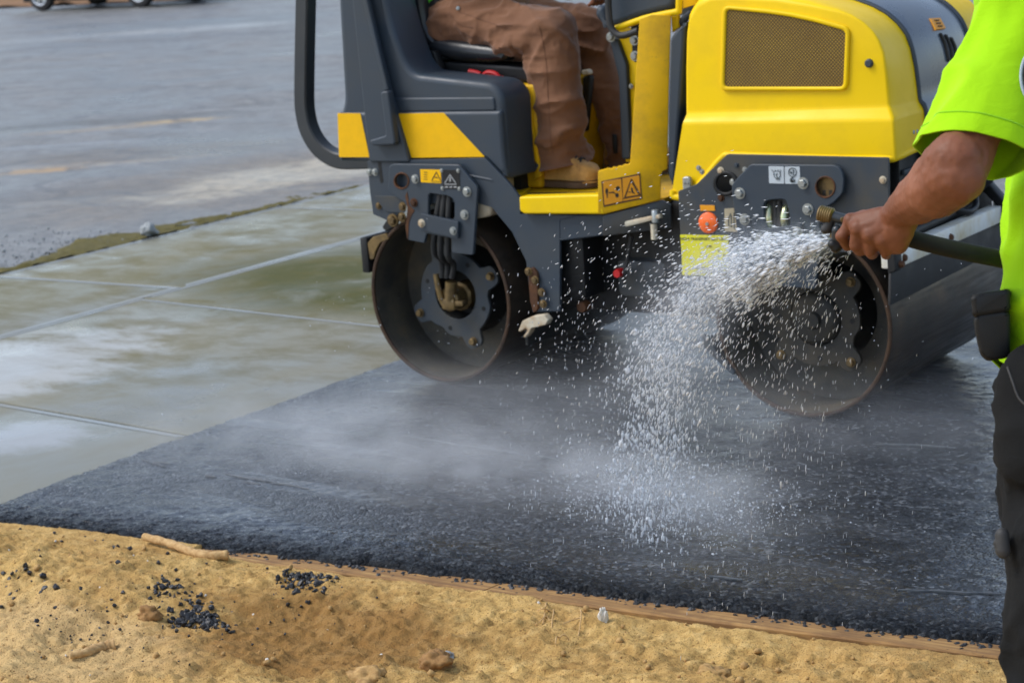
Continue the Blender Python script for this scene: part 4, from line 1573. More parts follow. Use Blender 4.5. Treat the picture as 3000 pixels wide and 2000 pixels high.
# inside the opening: hoses running down into the drum
for k, (a, b) in enumerate((((1292, 560), (1270, 720)), ((1302, 575), (1290, 735)), ((1317, 578), (1312, 740)))):
    p0, p1 = U(a[0], a[1], 1, -0.012), U(b[0], b[1], 1, -0.012)
    q = Vector((0.0 + 0.02 * (k - 1), 0.05, DR + 0.06))
    tube('hydraulic_hose', [U(a[0] + 12, a[1] - 25, 1, 0.03), p0, p1, (p1 + q) / 2 + Vector((0, 0.02, 0.0)), q], 0.010, 'rubber', RO, 12, 8)
box('hose_fitting', U(1258, 615, 1, 0.0), U(1275, 605, 1, 0.03) + Vector((0, 0, 0.015)), 'white', RO, 0.004)
plate('bracket_backing', zb([(740, 500), (1180, 500), (1180, 930), (740, 930)]), 0.03, 0.006, 'black', RO, 0.002)
# yellow and black warning decals on the bracket
wd = plate('warning_decal', zb([(640, 178), (935, 184), (945, 378), (650, 364)]), -0.0372, 0.0015, 'decal_yellow', lp, 0.0003, 0.002)
for poly in ([(800, 335), (872, 205), (940, 342), (928, 342), (872, 228), (816, 335)], [(800, 345), (940, 352), (940, 360), (800, 353)], [(835, 290), (880, 285), (905, 310), (860, 300)]):
    plate('pictogram', zb(poly), -0.0382, 0.001, 'ink_brown', lp, 0.0002)
for i in range(4):
    plate('pictogram', zb([(690, 215 + i * 34), (745, 218 + i * 34), (745, 226 + i * 34), (690, 223 + i * 34)]), -0.0382, 0.001, 'ink_brown', lp, 0.0002)
bd = plate('warning_decal', zb([(960, 185), (1205, 190), (1215, 465), (968, 460)]), -0.0372, 0.0015, 'black', lp, 0.0003, 0.003)
for poly in ([(985, 375), (1068, 245), (1160, 378), (1145, 378), (1068, 268), (1002, 375)], [(990, 385), (1160, 388), (1160, 400), (990, 398)], [(1060, 290), (1078, 290), (1082, 355), (1058, 355)],
             [(995, 425), (1040, 420), (1040, 440), (995, 445)], [(1060, 425), (1100, 420), (1100, 440), (1060, 445)], [(1120, 425), (1165, 420), (1165, 440), (1120, 445)]):
    plate('pictogram', zb(poly), -0.0382, 0.001, 'ink_pale', lp, 0.0002)
for x, y in ((950, 195), (1188, 198), (962, 450), (1205, 455)):
    bolt(1100 + x / 4.9, 460 + y / 4.9, -0.037, lp, 'zinc', 0.005, 'rivet')
# zinc bracket behind the plate
put('spacer_block', plate_mesh(fillet(PXY(zb([(1380, 275), (1640, 320), (1700, 370), (1715, 800), (1660, 850), (1460, 885), (1440, 500)]), 0.02), 0.010), 0.0, 0.14, 0.012, (), 2), 'cream', RO)
put('spacer_cap', plate_mesh(fillet(PXY(zb([(1300, 195), (1760, 285), (1790, 345), (1330, 255)]), 0.02), 0.006), -0.014, 0.05, 0.006, (), 2), 'slate', RO)
# scraper at the tail of the rear drum
sc = box('scraper', (-0.315, 0.0, 0.35), (-0.285, DW, 0.47), 'black', RO, 0.006, 2)
plate('scraper_arm', [(1076, 712), (1092, 694), (1130, 683), (1140, 700), (1112, 712), (1098, 740), (1095, 760), (1084, 760)], -0.004, 0.012, 'brass', RO, 0.002, 0.006)
plate('scraper_arm', [(1118, 665), (1142, 630), (1160, 640), (1150, 668), (1130, 680)], -0.004, 0.03, 'black', RO, 0.004, 0.006)
bolt(1152, 645, -0.02, RO, 'brass', 0.016)
bolt(1179, 637, -0.02, RO, 'brass', 0.012)
# scraper between the drums (rear drum)
sc2 = plate('scraper_arm', [(1545, 790), (1560, 782), (1574, 800), (1576, 905), (1562, 918), (1552, 880)], -0.022, 0.02, 'rust', RO, 0.003, 0.008)
for x, y in ((1568, 820), (1587, 856), (1592, 890), (1549, 795)):
    bolt(x, y, -0.022, RO, 'brass', 0.010)
fk = plate('scraper_foot', [(1530, 940), (1560, 926), (1592, 922), (1606, 938), (1598, 952), (1556, 962), (1550, 975), (1538, 990), (1532, 986), (1545, 968), (1540, 960), (1524, 972), (1517, 970)], -0.05, 0.03, 'cream', RO, 0.003, 0.004)
box('scraper_blade', (0.315, 0.02, 0.14), (0.327, DW - 0.02, 0.22), 'black', RO, 0.002)

# ---- rear body: two side pods, each with a stepped lower half, joined behind the seat
pod = z1([(470, -160), (478, 40), (520, 770), (497, 868), (505, 1240), (735, 1242), (1040, 1212), (1622, 1208), (1800, 1392), (1770, 1200), (1745, 740), (1660, 640), (1062, 572), (990, 482), (905, 250), (800, -160)])
ppts = PXY(pod, 0.0)
pr = [0.01, 0.01, 0.02, 0.01, 0.012, 0.004, 0.004, 0.01, 0.02, 0.05, 0.04, 0.06, 0.05, 0.06, 0.1, 0.01]
podf = fillet(ppts, pr, 6)
body = put('rear_body', plate_mesh(podf, 0.012, 0.165, 0.020, (), 4), 'slate', RO, 50)
put('rear_body_far', plate_mesh(podf, DW - 0.177, 0.165, 0.020, (), 4), 'slate', RO, 50).name = 'rear_body'
lowr = z1([(500, 862), (507, 1236), (733, 1240), (1040, 1212), (1620, 1208), (1796, 1384), (1766, 1200), (1744, 870), (1735, 850)])
lower = plate('body_skirt', lowr, 0.0, 0.05, 'slate', RO, 0.012, [0.005, 0.008, 0.004, 0.004, 0.01, 0.02, 0.05, 0.02, 0.01], (), 3)
ledge = plate('body_skirt', z1([(920, 750), (1690, 745), (1700, 838), (1690, 852), (938, 862)]), 0.006, 0.05, 'slate', RO, 0.006, 0.01, (), 2)
for pz in (z1([(493, 868), (668, 869), (738, 1205), (505, 1205)]), z1([(940, 872), (1305, 865), (1621, 1203), (1056, 1209)])):
    plate('stripe_decal', pz, -0.0012, 0.0022, 'decal_yellow', lower, 0.0004, 0.003)
box('rear_bulkhead', (-0.36, 0.17, 0.60), (-0.27, DW - 0.17, 1.34), 'slate', RO, 0.02, 3)
box('rear_deck', (-0.36, 0.15, 0.56), (0.25, DW - 0.15, 0.86), 'black', RO, 0.01)
# roll-bar post with its rubber stop
post = plate('roll_bar_post', z1([(590, -160), (604, 0), (735, 1242), (1042, 1245), (880, 700), (700, -30), (672, -160)]), -0.020, 0.030, 'slate', RO, 0.006, 0.01, (), 3)
plate('edge_strip', z1([(688, -160), (712, -20), (880, 690), (850, 700), (690, 20), (660, -160)]), -0.030, 0.014, 'slate', post, 0.004, 0.004, (), 3)
plate('rubber_stop', z1([(820, 712), (842, 700), (878, 700), (932, 1090), (925, 1112), (762, 1118), (738, 1090), (742, 1074), (862, 1038)]), -0.048, 0.03, 'slate', post, 0.006, 0.008, (), 3)
# bumper loop behind the machine: bent square tube
pth = z1([(211, -160), (208, 0), (200, 400), (196, 740), (206, 880), (236, 1000), (296, 1110), (380, 1190), (500, 1238), (720, 1236)])
pth = [(lambda q: Vector((q.x, 0.16, q.z)))(U(a, b, 1, 0.13)) for a, b in pth]
sq = [(0.027, 0.022), (0.022, 0.027), (-0.022, 0.027), (-0.027, 0.022), (-0.027, -0.022), (-0.022, -0.027), (0.022, -0.027), (0.027, -0.022)]
put('bumper_loop', sweep_mesh(catmull(pth, 8), 1.0, 8, True, sq, (0, 1, 0)), 'tube_grey', RO, 40)
pth2 = [Vector((p.x, DW - 0.16, p.z)) for p in pth]
put('bumper_loop', sweep_mesh(catmull(pth2, 8), 1.0, 8, True, sq, (0, 1, 0)), 'tube_grey', RO, 40)
# seat: cushion, backrest, suspension and the loose bits beside it
cush = plate('seat_cushion', z1([(1225, 300), (1420, 322), (1640, 346), (1760, 376), (1795, 410), (1770, 470), (1640, 492), (1400, 478), (1240, 440), (1150, 390), (1150, 310)]), 0.20, 0.45, 'vinyl', RO, 0.03, 0.02, (), 4)
plate('seat_backrest', z1([(945, -160), (985, 60), (1035, 230), (1090, 340), (1170, 378), (1240, 340), (1210, 280), (1165, 200), (1140, 60), (1125, -160)]), 0.20, 0.45, 'vinyl', RO, 0.03, 0.02, (), 4)
plate('seat_backrest', z1([(1100, -160), (1140, 100), (1200, 300), (1330, 320), (1300, 200), (1240, -160)]), 0.24, 0.37, 'black', RO, 0.02, 0.02, (), 3)
plate('seat_suspension', z1([(1230, 470), (1760, 500), (1990, 520), (1990, 640), (1240, 600)]), 0.22, 0.40, 'black', RO, 0.01, 0.01)
plate('seat_adjuster', z1([(1090, 400), (1190, 395), (1212, 540), (1140, 540)]), 0.19, 0.06, 'zinc', RO, 0.008, 0.01)
plate('seat_adjuster', z1([(1200, 390), (1235, 390), (1285, 530), (1245, 545)]), 0.175, 0.03, 'black', RO, 0.006, 0.008)
for pp in (z1([(1500, 548), (1550, 556), (1590, 570)]), z1([(1615, 572), (1650, 556), (1700, 566), (1730, 592)]), z1([(1750, 596), (1790, 628), (1830, 652), (1875, 630)])):
    tube('red_strap', [U(a, b, 1, 0.19) for a, b in pp], 0.008, 'red', RO, 8, 6)
tube('seat_lever', [U(a, b, 1, 0.24) for a, b in z1([(1795, 570), (1985, 566)])], 0.004, 'brass', RO, 8)
# yellow seat pedestal with its front wall
pxf = U(1553, 420, 1, 0.175).x
box('seat_pedestal', (-0.2, 0.19, 0.62), (0.30, DW - 0.19, 0.955), 'yellow_floor', RO, 0.012, 3)
plate('pedestal_edge', z1([(1885, 655), (1935, 670), (2055, 1350), (2000, 1390), (1975, 1180), (1930, 820)]), 0.178, 0.02, 'yellow_floor', RO, 0.004, 0.004)

# ---- step, floor and front wall of the footwell
FZ = 0.615
fpts = [(0.18, 0.0), (0.655, 0.0), (0.70, 0.06), (0.80, 0.12), (0.80, DW), (0.18, DW)]
floor = put('footwell_floor', prism_mesh([Vector((a, b, FZ)) for a, b in fpts], (0, 0, -1), 0.02, 0.003), 'yellow_floor', RO)
lipA, lipB = U(1520, 577, 1, -0.035), U(1762, 571, 1, -0.035)
stepo = [(1520, 577), (1756, 570), (1768, 627), (1752, 628), (1535, 627), (1522, 618)]
step = plate('step', stepo, -0.035, 0.055, 'yellow', RO, 0.006, 0.006, (), 3)
tread_pts = [U(1520, 577, 2, FZ + 0.004), U(1752, 571, 2, FZ + 0.004), U(1756, 500, 2, FZ + 0.004), U(1700, 505, 2, FZ + 0.004), U(1492, 545, 2, FZ + 0.004)]
put('tread_plate', prism_mesh([Vector((p.x, p.y, FZ + 0.002)) for p in tread_pts], (0, 0, -1), 0.012, 0.003), 'yellow_floor', RO)
gp = [U(a, b, 2, FZ + 0.006) for a, b in [(1545, 563), (1745, 560), (1745, 566), (1640, 574), (1550, 572)]]
put('grip_patch', prism_mesh([Vector((p.x, p.y, FZ + 0.004)) for p in gp], (0, 0, -1), 0.004, 0.001), 'rubber', RO)
kp = [U(a, b, 2, FZ) for a, b in [(1494, 542), (1578, 520), (1590, 532), (1520, 577)]]
put('kick_plate', prism_mesh([Vector((p.x, p.y, FZ + 0.006)) for p in kp], (0, 0, -1), 0.016, 0.003), 'yellow', RO)
# front wall, turned inward from the step
PA = U(1760, 600, 1, -0.035)
ang = R_(27)
pn = Vector((math.sin(ang), -math.cos(ang), 0))          # faces the camera


def PP(px, off=0.0):
    return [UN(a, b, PA + pn * off, pn) for a, b in px]


wall = z2([(920, 1312), (1000, 1290), (1020, 1296), (1040, 1280), (1062, 1286), (1082, 1272), (1102, 1276), (1125, 1260), (1146, 1264), (1166, 1248), (1238, 150), (1330, 118), (1478, 118),
           (1462, 700), (1450, 1296), (1415, 1310), (1400, 1345), (1396, 1530), (968, 1640), (920, 1640)])
fw = put('front_wall', prism_mesh(PP(wall), -pn, 0.02, 0.0025, 2), 'yellow_floor', RO)
dec = put('warning_decal', prism_mesh(PP([(1761, 531), (1876, 508), (1882, 583), (1768, 607)], 0.0016), -pn, 0.003, 0.0004, 1), 'ink_brown', fw)


def dz(pts):
    return [(1740 + x / 9.8, 480 + y / 9.8) for x, y in pts]


for poly in ([(258, 515), (780, 430), (828, 1075), (305, 1185)], [(822, 420), (1300, 335), (1345, 975), (845, 1070)]):
    put('decal_panel', prism_mesh(PP(dz(poly), 0.0022), -pn, 0.002, 0.0003, 1), 'orange_decal', fw)


def picto(poly, mat='ink', off=0.0028):
    put('pictogram', prism_mesh(PP(dz(poly), off), -pn, 0.0012, 0.0, 1), mat, fw)


def ell(cx, cy, rx, ry, n=14):
    return [(cx + rx * math.cos(2 * math.pi * k / n), cy + ry * math.sin(2 * math.pi * k / n)) for k in range(n)]


picto(ell(370, 790, 40, 90))
picto([(355, 870), (395, 865), (400, 980), (372, 985)])
picto(ell(685, 712, 58, 72))
picto(ell(662, 905, 52, 66))
picto([(430, 820), (560, 795), (620, 850), (600, 870), (545, 835), (430, 850)])
picto([(850, 1000), (1060, 430), (1095, 435), (1350, 900), (1340, 925), (870, 1015)], 'ink_brown', 0.0026)
picto([(925, 945), (1068, 530), (1275, 888)], 'orange_decal', 0.0032)
picto([(1060, 680), (1110, 690), (1125, 790), (1200, 880), (1090, 830), (1065, 760)], 'ink', 0.0040)
picto([(980, 800), (1060, 800), (1060, 825), (980, 820)], 'ink', 0.0040)
# inner cowl: yellow inner wall, slate strip, bolted black hinge
plate('inner_wall', z2([(1062, 230), (1236, 200), (1236, 300), (1168, 1240), (1130, 1240), (1140, 500)]), 0.36, 0.02, 'yellow', RO, 0.003)
plate('footwell_wall', z2([(800, 620), (1090, 600), (1160, 1240), (800, 1240)]), 0.66, 0.02, 'yellow_floor', RO, 0.004)
plate('cowl_strip', z2([(1000, 285), (1062, 300), (1136, 500), (1166, 1220), (1100, 1225), (1075, 600)]), 0.34, 0.03, 'slate', RO, 0.006, 0.01)
hg = plate('hinge_plate', z2([(1170, 180), (1226, 180), (1222, 470), (1200, 482), (1182, 460)]), 0.345, 0.012, 'black', RO, 0.003, 0.006)
for a, b in z2([(1200, 310), (1205, 430)]):
    bolt(a, b, 0.345, hg, 'zinc', 0.012)
bolt(*z2([(1020, 285)])[0], 0.33, RO, 'zinc', 0.012)
bolt(*z2([(1173, 662)])[0], 0.35, RO, 'zinc', 0.006)
# small things between the driver's legs
plate('pedal', z2([(785, 540), (840, 535), (850, 575), (800, 582)]), 0.44, 0.03, 'cream', RO, 0.004, 0.01)
plate('pedal_arm', z2([(800, 585), (860, 580), (850, 700), (820, 1010), (800, 1010)]), 0.46, 0.03, 'black', RO, 0.006, 0.01)
plate('pedal_arm', z2([(1022, 1030), (1046, 1040), (1052, 1180), (1032, 1180)]), 0.50, 0.02, 'black', RO, 0.004)
# dashboard with its yellow rim and the black grab handle
dash = plate('dashboard', z2([(990, -330), (1520, -330), (1515, 70), (1260, 130), (1050, 205), (1020, 205), (960, 120)]), 0.10, 0.5, 'slate', RO, 0.02, 0.03, (), 4)
rimp = [U(a, b, 1, 0.085) for a, b in z2([(1542, -330), (1540, 60), (1520, 92), (1440, 108), (1300, 138), (1200, 170), (1060, 220)])]
tube('dashboard_rim', rimp, 0.010, 'yellow', RO, 10, 6)
plate('steering_cover', z2([(880, 120), (905, 40), (960, 50), (1010, 220), (990, 240)]), 0.20, 0.3, 'slate', RO, 0.02, 0.02, (), 3)
plate('dash_decal', z2([(1565, -40), (1680, -50), (1675, 35), (1570, 70)]), 0.12, 0.01, 'decal_yellow', RO, 0.002)
gh = [U(a, b, 1, 0.06) for a, b in z2([(1000, -330), (998, 0), (1008, 160), (1030, 230), (1075, 268), (1130, 270), (1228, 236)])]
tube('grab_handle', gh, 0.0105, 'rubber', RO, 12, 6)

# ---- skirt below the step, articulation and the dark underside
plate('side_skirt', [(1560, 628), (1700, 630), (1768, 628), (1768, 690), (1640, 706), (1600, 700), (1560, 690)], -0.010, 0.02, 'slate', RO, 0.004, 0.01)
put('side_skirt', prism_mesh(PP([(1766, 632), (1940, 588), (1965, 600), (1968, 668), (1766, 692)], -0.004), -pn, 0.02, 0.003), 'slate_dirty', RO)
box('articulation_frame', (0.34, 0.14, 0.24), (1.0, DW - 0.14, 0.60), 'black', RO, 0.02)
box('articulation_joint', (0.62, 0.10, 0.30), (0.80, DW - 0.1, 0.42), 'slate_dirty', RO, 0.02)
box('chassis_recess', (0.40, 0.03, 0.30), (0.55, 0.16, 0.52), 'black', RO, 0.012)
for k, (pts, mt) in enumerate((([(1640, 650), (1655, 760), (1690, 880)], 'rubber'), ([(1850, 690), (1838, 760), (1825, 830)], 'rubber'))):
    tube('hydraulic_hose', [U(a, b, 1, 0.06) for a, b in pts], 0.007, mt, RO, 10, 6)
put('red_cap', lathe_mesh([(0, -0.012), (0.012, -0.012), (0.014, -0.006), (0.014, 0.02)], U(1812, 800, 1, 0.05), (0, 1, 0), 16), 'red', RO)
put('red_cap', lathe_mesh([(0, -0.012), (0.016, -0.012), (0.018, -0.006), (0.018, 0.02)], U(1708, 898, 1, 0.05), (0, 1, 0), 16), 'rust', RO)
put('lock_bar', prism_mesh([U(a, b, 1, 0.0) for a, b in [(1816, 652), (1930, 628), (1934, 640), (1838, 664), (1816, 664)]], (0, 1, 0), 0.02, 0.003), 'cream', RO)
put('lock_pin', lathe_mesh([(0, 0.016), (0.010, 0.016), (0.012, 0.012), (0.012, -0.022), (0, -0.022)], U(1920, 630, 1, 0.01), (0, 0, 1), 16), 'zinc', RO)
put('lock_pin', lathe_mesh([(0, 0.016), (0.010, 0.016), (0.010, -0.03), (0, -0.03)], U(1916, 672, 1, 0.01), (0, 0, 1), 12), 'cream', RO)

# ---- front half: hood shell lofted between a side outline and the band outline
def P3(a, y):
    return Vector((a[0], y, a[1]))


CS = [(0.935, 0.885), (0.938, 1.00), (0.946, 1.10), (0.957, 1.155), (0.985, 1.195), (1.03, 1.212), (1.10, 1.213), (1.24, 1.203), (1.35, 1.186), (1.43, 1.170), (1.475, 1.156), (1.508, 1.136), (1.535, 1.112),
      (1.553, 1.085), (1.566, 1.052), (1.572, 1.00), (1.575, 0.95), (1.577, 0.905), (1.600, 0.868), (1.604, 0.757)]
CB = [(0.925, 0.91), (0.928, 1.04), (0.936, 1.14), (0.950, 1.20), (0.985, 1.235), (1.03, 1.248), (1.10, 1.247), (1.24, 1.232), (1.335, 1.207), (1.41, 1.182), (1.455, 1.165), (1.495, 1.143), (1.528, 1.115),
      (1.552, 1.084), (1.567, 1.045), (1.577, 0.995), (1.583, 0.945), (1.588, 0.897), (1.604, 0.872), (1.608, 0.772)]
BND0 = 0.23
bottom = [(0.931, 0.862), (0.884, 0.654), (0.884, 0.632), (0.938, 0.632), (1.062, 0.754)]      # rear lower edge down to the latch lug, then up


def hood_half(flip):
    fy = (lambda y: DW - y) if flip else (lambda y: y)
    bm = bmesh.new()
    sy = [0.045] * (len(CS) - 2) + [0.022, 0.022]
    rows = []
    for t, k in ((0, 0), (0.06, 0.42), (0.18, 0.72), (0.42, 0.90), (1.0, 1.0)):
        row = []
        for i in range(len(CS)):
            y = sy[i] + (BND0 - sy[i]) * t
            row.append(bm.verts.new(Vector((CS[i][0] + (CB[i][0] - CS[i][0]) * k, fy(y), CS[i][1] + (CB[i][1] - CS[i][1]) * k))))
        rows.append(row)
    for a, b in zip(rows[:-1], rows[1:]):
        for i in range(len(CS) - 1):
            bm.faces.new((a[i], a[i + 1], b[i + 1], b[i]))
    up = rows[0][:-2]
    bm.faces.new(up)                                           # flat upper side
    rl = bm.verts.new((0.931, fy(0.022), 0.855))
    bm.faces.new((rows[0][0], rl, rows[0][-2], rows[0][-3]))   # sloping crease
    lowv = [bm.verts.new(P3(p, fy(0.022))) for p in bottom[1:]]
    bm.faces.new([rl] + lowv + [rows[0][-1], rows[0][-2]])     # flat lower side
    bmesh.ops.recalc_face_normals(bm, faces=bm.faces)
    me = bpy.data.meshes.new('h')
    bm.to_mesh(me)
    bm.free()
    me = evaluated(me, [('BEVEL', dict(width=0.010, segments=3, limit_method='ANGLE', angle_limit=R_(24)))])
    return me


hood = put('hood', hood_half(False), 'yellow', RO, 40)
put('hood', hood_half(True), 'yellow', RO, 40)
# rolled lower edge
for fy in (lambda y: y, lambda y: DW - y):
    e = [P3(p, fy(0.024)) for p in [(0.888, 0.655), (0.886, 0.640), (0.900, 0.634), (0.938, 0.638), (1.0, 0.697), (1.06, 0.756), (1.09, 0.762), (1.2, 0.761), (1.45, 0.758), (1.575, 0.759)]] + \
        [Vector((1.598, fy(0.05), 0.762)), Vector((1.604, fy(0.12), 0.768)), Vector((1.607, fy(0.22), 0.774))]
    put('hood_lip', sweep_mesh(catmull(e, 6), 0.011, 10), 'yellow', hood, 60)
# slate band over the nose
n = 12
bm = bmesh.new()
rows = []
ybs = np.linspace(BND0 + 0.006, DW - BND0 - 0.006, n)
for y in ybs:
    t = (y - DW / 2) / (DW / 2 - BND0)
    crown = 0.010 * (1 - t * t)
    row = []
    for i, c in enumerate(CB):
        a = CB[max(i - 1, 0)]
        b = CB[min(i + 1, len(CB) - 1)]
        d = Vector((b[0] - a[0], b[1] - a[1])).normalized()
        nn = Vector((-d.y, d.x))
        row.append(bm.verts.new((c[0] + nn.x * (0.002 + crown), y, c[1] + nn.y * (0.002 + crown))))
    d0 = row[-1].co
    row.append(bm.verts.new((1.612 + crown, y, 0.62)))
    rows.append(row)
for a, b in zip(rows[:-1], rows[1:]):
    for i in range(len(a) - 1):
        bm.faces.new((a[i], a[i + 1], b[i + 1], b[i]))
bmesh.ops.recalc_face_normals(bm, faces=bm.faces)
me = bpy.data.meshes.new('h')
bm.to_mesh(me)
bm.free()
band = put('hood_band', evaluated(me, [('SUBSURF', dict(levels=2))]), 'slate_light', RO, 60)
gk = catmull([P3((c[0] + 0.002, c[1] + 0.002), BND0 + 0.001) for c in CB] + [P3((1.613, 0.62), BND0 + 0.001)], 4)
put('band_gasket', sweep_mesh(gk, 0.0075, 8), 'slate', band)
gk = [Vector((p.x, DW - p.y, p.z)) for p in gk]
put('band_gasket', sweep_mesh(gk, 0.0075, 8), 'slate', band)


def nose_pt(px, py, off):
    """photo pixel -> point on the nose band (marched along the ray)"""
    d = ray(px, py)
    best = None
    for t in np.linspace(4.6, 6.6, 1600):
        q = CAM + d * t
        # is q inside the band outline?
        x, z = q[0], q[2]
        xs_ = np.interp(-z, [-c[1] for c in CB[6:]], [c[0] for c in CB[6:]])
        tt = (q[1] - DW / 2) / (DW / 2 - BND0)
        if x < xs_ + 0.002 + 0.010 * (1 - tt * tt) + off:
            return Vector(q)
    return Vector(q)


for s in ([(2753, 98), (2768, 130), (2779, 182)], [(2768, 102), (2783, 135), (2791, 180)], [(2784, 110), (2797, 140), (2803, 178)]):
    pts = [nose_pt(a, b, 0.002) for a, b in s]
    put('vent_slot', sweep_mesh(catmull(pts, 6), [0.002] + [0.0065] * 11 + [0.002], 8), 'ink', band)
lp_ = [nose_pt(a, b, 0.007) for a, b in [(2725, 54), (2755, 53), (2771, 83), (2743, 87)]]
nn = (lp_[1] - lp_[0]).cross(lp_[3] - lp_[0]).normalized()
if nn.dot(Vector(-cf)) < 0:
    nn = -nn
put('nose_decal', prism_mesh(lp_, -nn, 0.008, 0.0), 'orange_decal', band)
mid = sum(lp_, Vector()) / 4
for k, s in enumerate((-0.011, 0.0, 0.011)):
    e1 = (lp_[1] - lp_[0]).normalized()
    e2 = (lp_[3] - lp_[0]).normalized()
    a = mid + e2 * s - e1 * 0.014 + nn * 0.001
    b_ = mid + e2 * s + e1 * 0.014 + nn * 0.001
    put('pictogram', sweep_mesh([a, b_], 0.0022, 6), 'ink_brown', band)
# grille with raised frame, knob, rivets, latch
gpx = z3([(290, 64), (560, 92), (700, 112), (860, 146), (1070, 204), (1055, 570), (274, 570)])
gouter = z3([(262, 36), (560, 62), (710, 82), (870, 116), (1100, 178), (1084, 598), (246, 598)])
g = plate('grille', gpx, 0.0405, 0.004, 'grille', RO, 0.001, 0.012, angle=40)
put('grille_frame', plate_mesh(fillet(PXY(gouter, 0.04), 0.024), 0.035, 0.012, 0.0055, [fillet(PXY(gpx, 0.04), 0.013)], 3), 'yellow', g, 60)
put('hood_knob', lathe_mesh([(0, -0.008), (0.008, -0.008), (0.0115, -0.005), (0.013, 0.004)], U(2546, 186, 1, 0.043), (0, 1, 0), 24), 'slate', RO)
for a, b in ((2047, 492), (2057, 503)):
    bolt(a, b, 0.022, hood, 'zinc', 0.006, 'rivet')
fp = Vector((1.603, 0.0, 0.84))
for a, b in ((2681, 388), (2691, 386), (2684, 418), (2693, 416)):
    q = UN(a, b, (1.6095, 0.2, 0.84), (1, 0, 0))
    if q.y < BND0 - 0.015:
        put('rivet', lathe_mesh([(0.007, -0.004), (0.007, 0.002), (0.005, 0.004), (0, 0.004)], (q.x - 0.006, q.y, q.z), (1, 0, 0), 12), 'zinc', hood)
lt = plate('hood_latch', [(1998, 522), (2004, 518), (2016, 518), (2022, 524), (2024, 560), (2028, 570), (2026, 592), (1994, 594), (1992, 584), (2000, 560)], 0.002, 0.016, 'zinc', RO, 0.004, 0.004, (), 2)
put('hood_latch', plate_mesh(fillet(PXY([(1996, 575), (2026, 573), (2028, 592), (2020, 600), (1992, 600), (1990, 592)], -0.006), 0.004), -0.006, 0.014, 0.003), 'zinc', RO)
for a, b in ((2006, 536), (2015, 536)):
    bolt(a, b, 0.002, lt, 'zinc', 0.004, 'rivet')
# slate bulkhead behind the hood
plate('hood_bulkhead', z2([(1470, 300), (1500, 250), (1600, 160), (1585, 220), (1548, 800), (1505, 1440), (1465, 1380), (1450, 1330), (1455, 800)]), 0.06, 0.70, 'slate', RO, 0.010, 0.01, (), 2)
plate('bulkhead_strip', z2([(1478, 130), (1528, 122), (1532, 215), (1486, 250)]), 0.10, 0.02, 'yellow', RO, 0.003)
tube('bulkhead_hose', [U(a, b, 1, 0.12) for a, b in z2([(1500, 190), (1560, 170), (1600, 130), (1640, 100)])], 0.012, 'slate', RO, 10, 5)
box('engine_block', (0.98, 0.10, 0.62), (1.53, DW - 0.10, 1.12), 'black', RO, 0.02)

# front frame plate and its furniture
ff = plate('front_frame_plate', [(1986, 560), (2040, 540), (2130, 452), (2603, 462), (2606, 735), (2470, 740), (2330, 720), (2200, 722), (2130, 760), (2090, 850), (2000, 850), (1993, 690)], -0.010, 0.010, 'slate_dirty', RO, 0.002, 0.006,
           holes=[(circ_px(2125, 538, 31, 28), 0)])
put('frame_hole_ring', plate_mesh(PXY(circ_px(2125, 538, 37, 32), -0.014), -0.016, 0.01, 0.004, [PXY(circ_px(2125, 538, 26, 32), -0.014)], 3), 'black', RO)
box('frame_backing', (1.02, 0.03, 0.55), (1.56, 0.05, 0.76), 'black', RO, 0.004)
for a, b, mt, r in ((2112, 500, 'cream', 0.008), (2182, 497, 'zinc', 0.006), (2148, 533, 'zinc', 0.008), (2113, 580, 'rust', 0.008), (2587, 527, 'cream', 0.008), (2158, 484, 'slate', 0.006)):
    bolt(a, b, -0.010, ff, mt, r)
fl = plate('drum_bracket', zf([(580, 122), (1550, 132), (1625, 180), (1655, 300), (1640, 460), (1520, 580), (1395, 640), (1370, 720), (1380, 1000), (1330, 1560), (700, 1500), (560, 1200), (440, 1000), (360, 370), (440, 270), (530, 180)]),
           -0.034, 0.014, 'slate', RO, 0.003, 0.012, holes=[(circ_px(2050 + 1440 / 3.92, 450 + 385 / 3.92, 29, 28, 0.92), 0), (zf([(735, 555), (830, 530), (985, 522), (1020, 640), (1048, 840), (770, 872), (735, 690)]), 0.015)], seg=2)
put('lifting_eye', plate_mesh(PXY(circ_px(2050 + 1440 / 3.92, 450 + 385 / 3.92, 33, 32, 0.92), -0.035), -0.0365, 0.012, 0.002, [PXY(circ_px(2050 + 1440 / 3.92, 450 + 385 / 3.92, 28, 28, 0.92), -0.035)], 1), 'rust', fl)
plate('eye_backing', circ_px(2420, 550, 38, 24), -0.0185, 0.006, 'brass', RO, 0.002)
for a, b in ((2414, 560), (2433, 560)):
    plate('backing_slot', [(a - 5, b - 3), (a + 5, b - 3), (a + 5, b + 28), (a - 5, b + 28)], -0.0195, 0.003, 'ink', RO, 0.001)
for x, y in ((465, 455), (1190, 340), (1245, 640), (520, 755)):
    bolt(2050 + x / 3.92, 450 + y / 3.92, -0.034, fl, 'zinc', 0.0125)
fst = plate('clamp_bar', zf([(655, 880), (1160, 810), (1165, 985), (660, 1010)]), -0.048, 0.012, 'slate', RO, 0.002, 0.004)
for x, y in ((685, 965), (1128, 900)):
    bolt(2050 + x / 3.92, 450 + y / 3.92, -0.048, fst, 'zinc', 0.011)
for pts in ([(775, 560), (790, 700), (812, 860), (850, 1020), (900, 1180), (960, 1300)], [(975, 570), (975, 700), (985, 840), (1030, 1000), (1060, 1120), (1090, 1260)]):
    p = [U(*q, 1, -0.014) for q in zf(pts)]
    p[0] += Vector((0, 0.04, 0.02))
    tube('hydraulic_pipe', p, 0.0125, 'iridescent', RO, 14, 8)
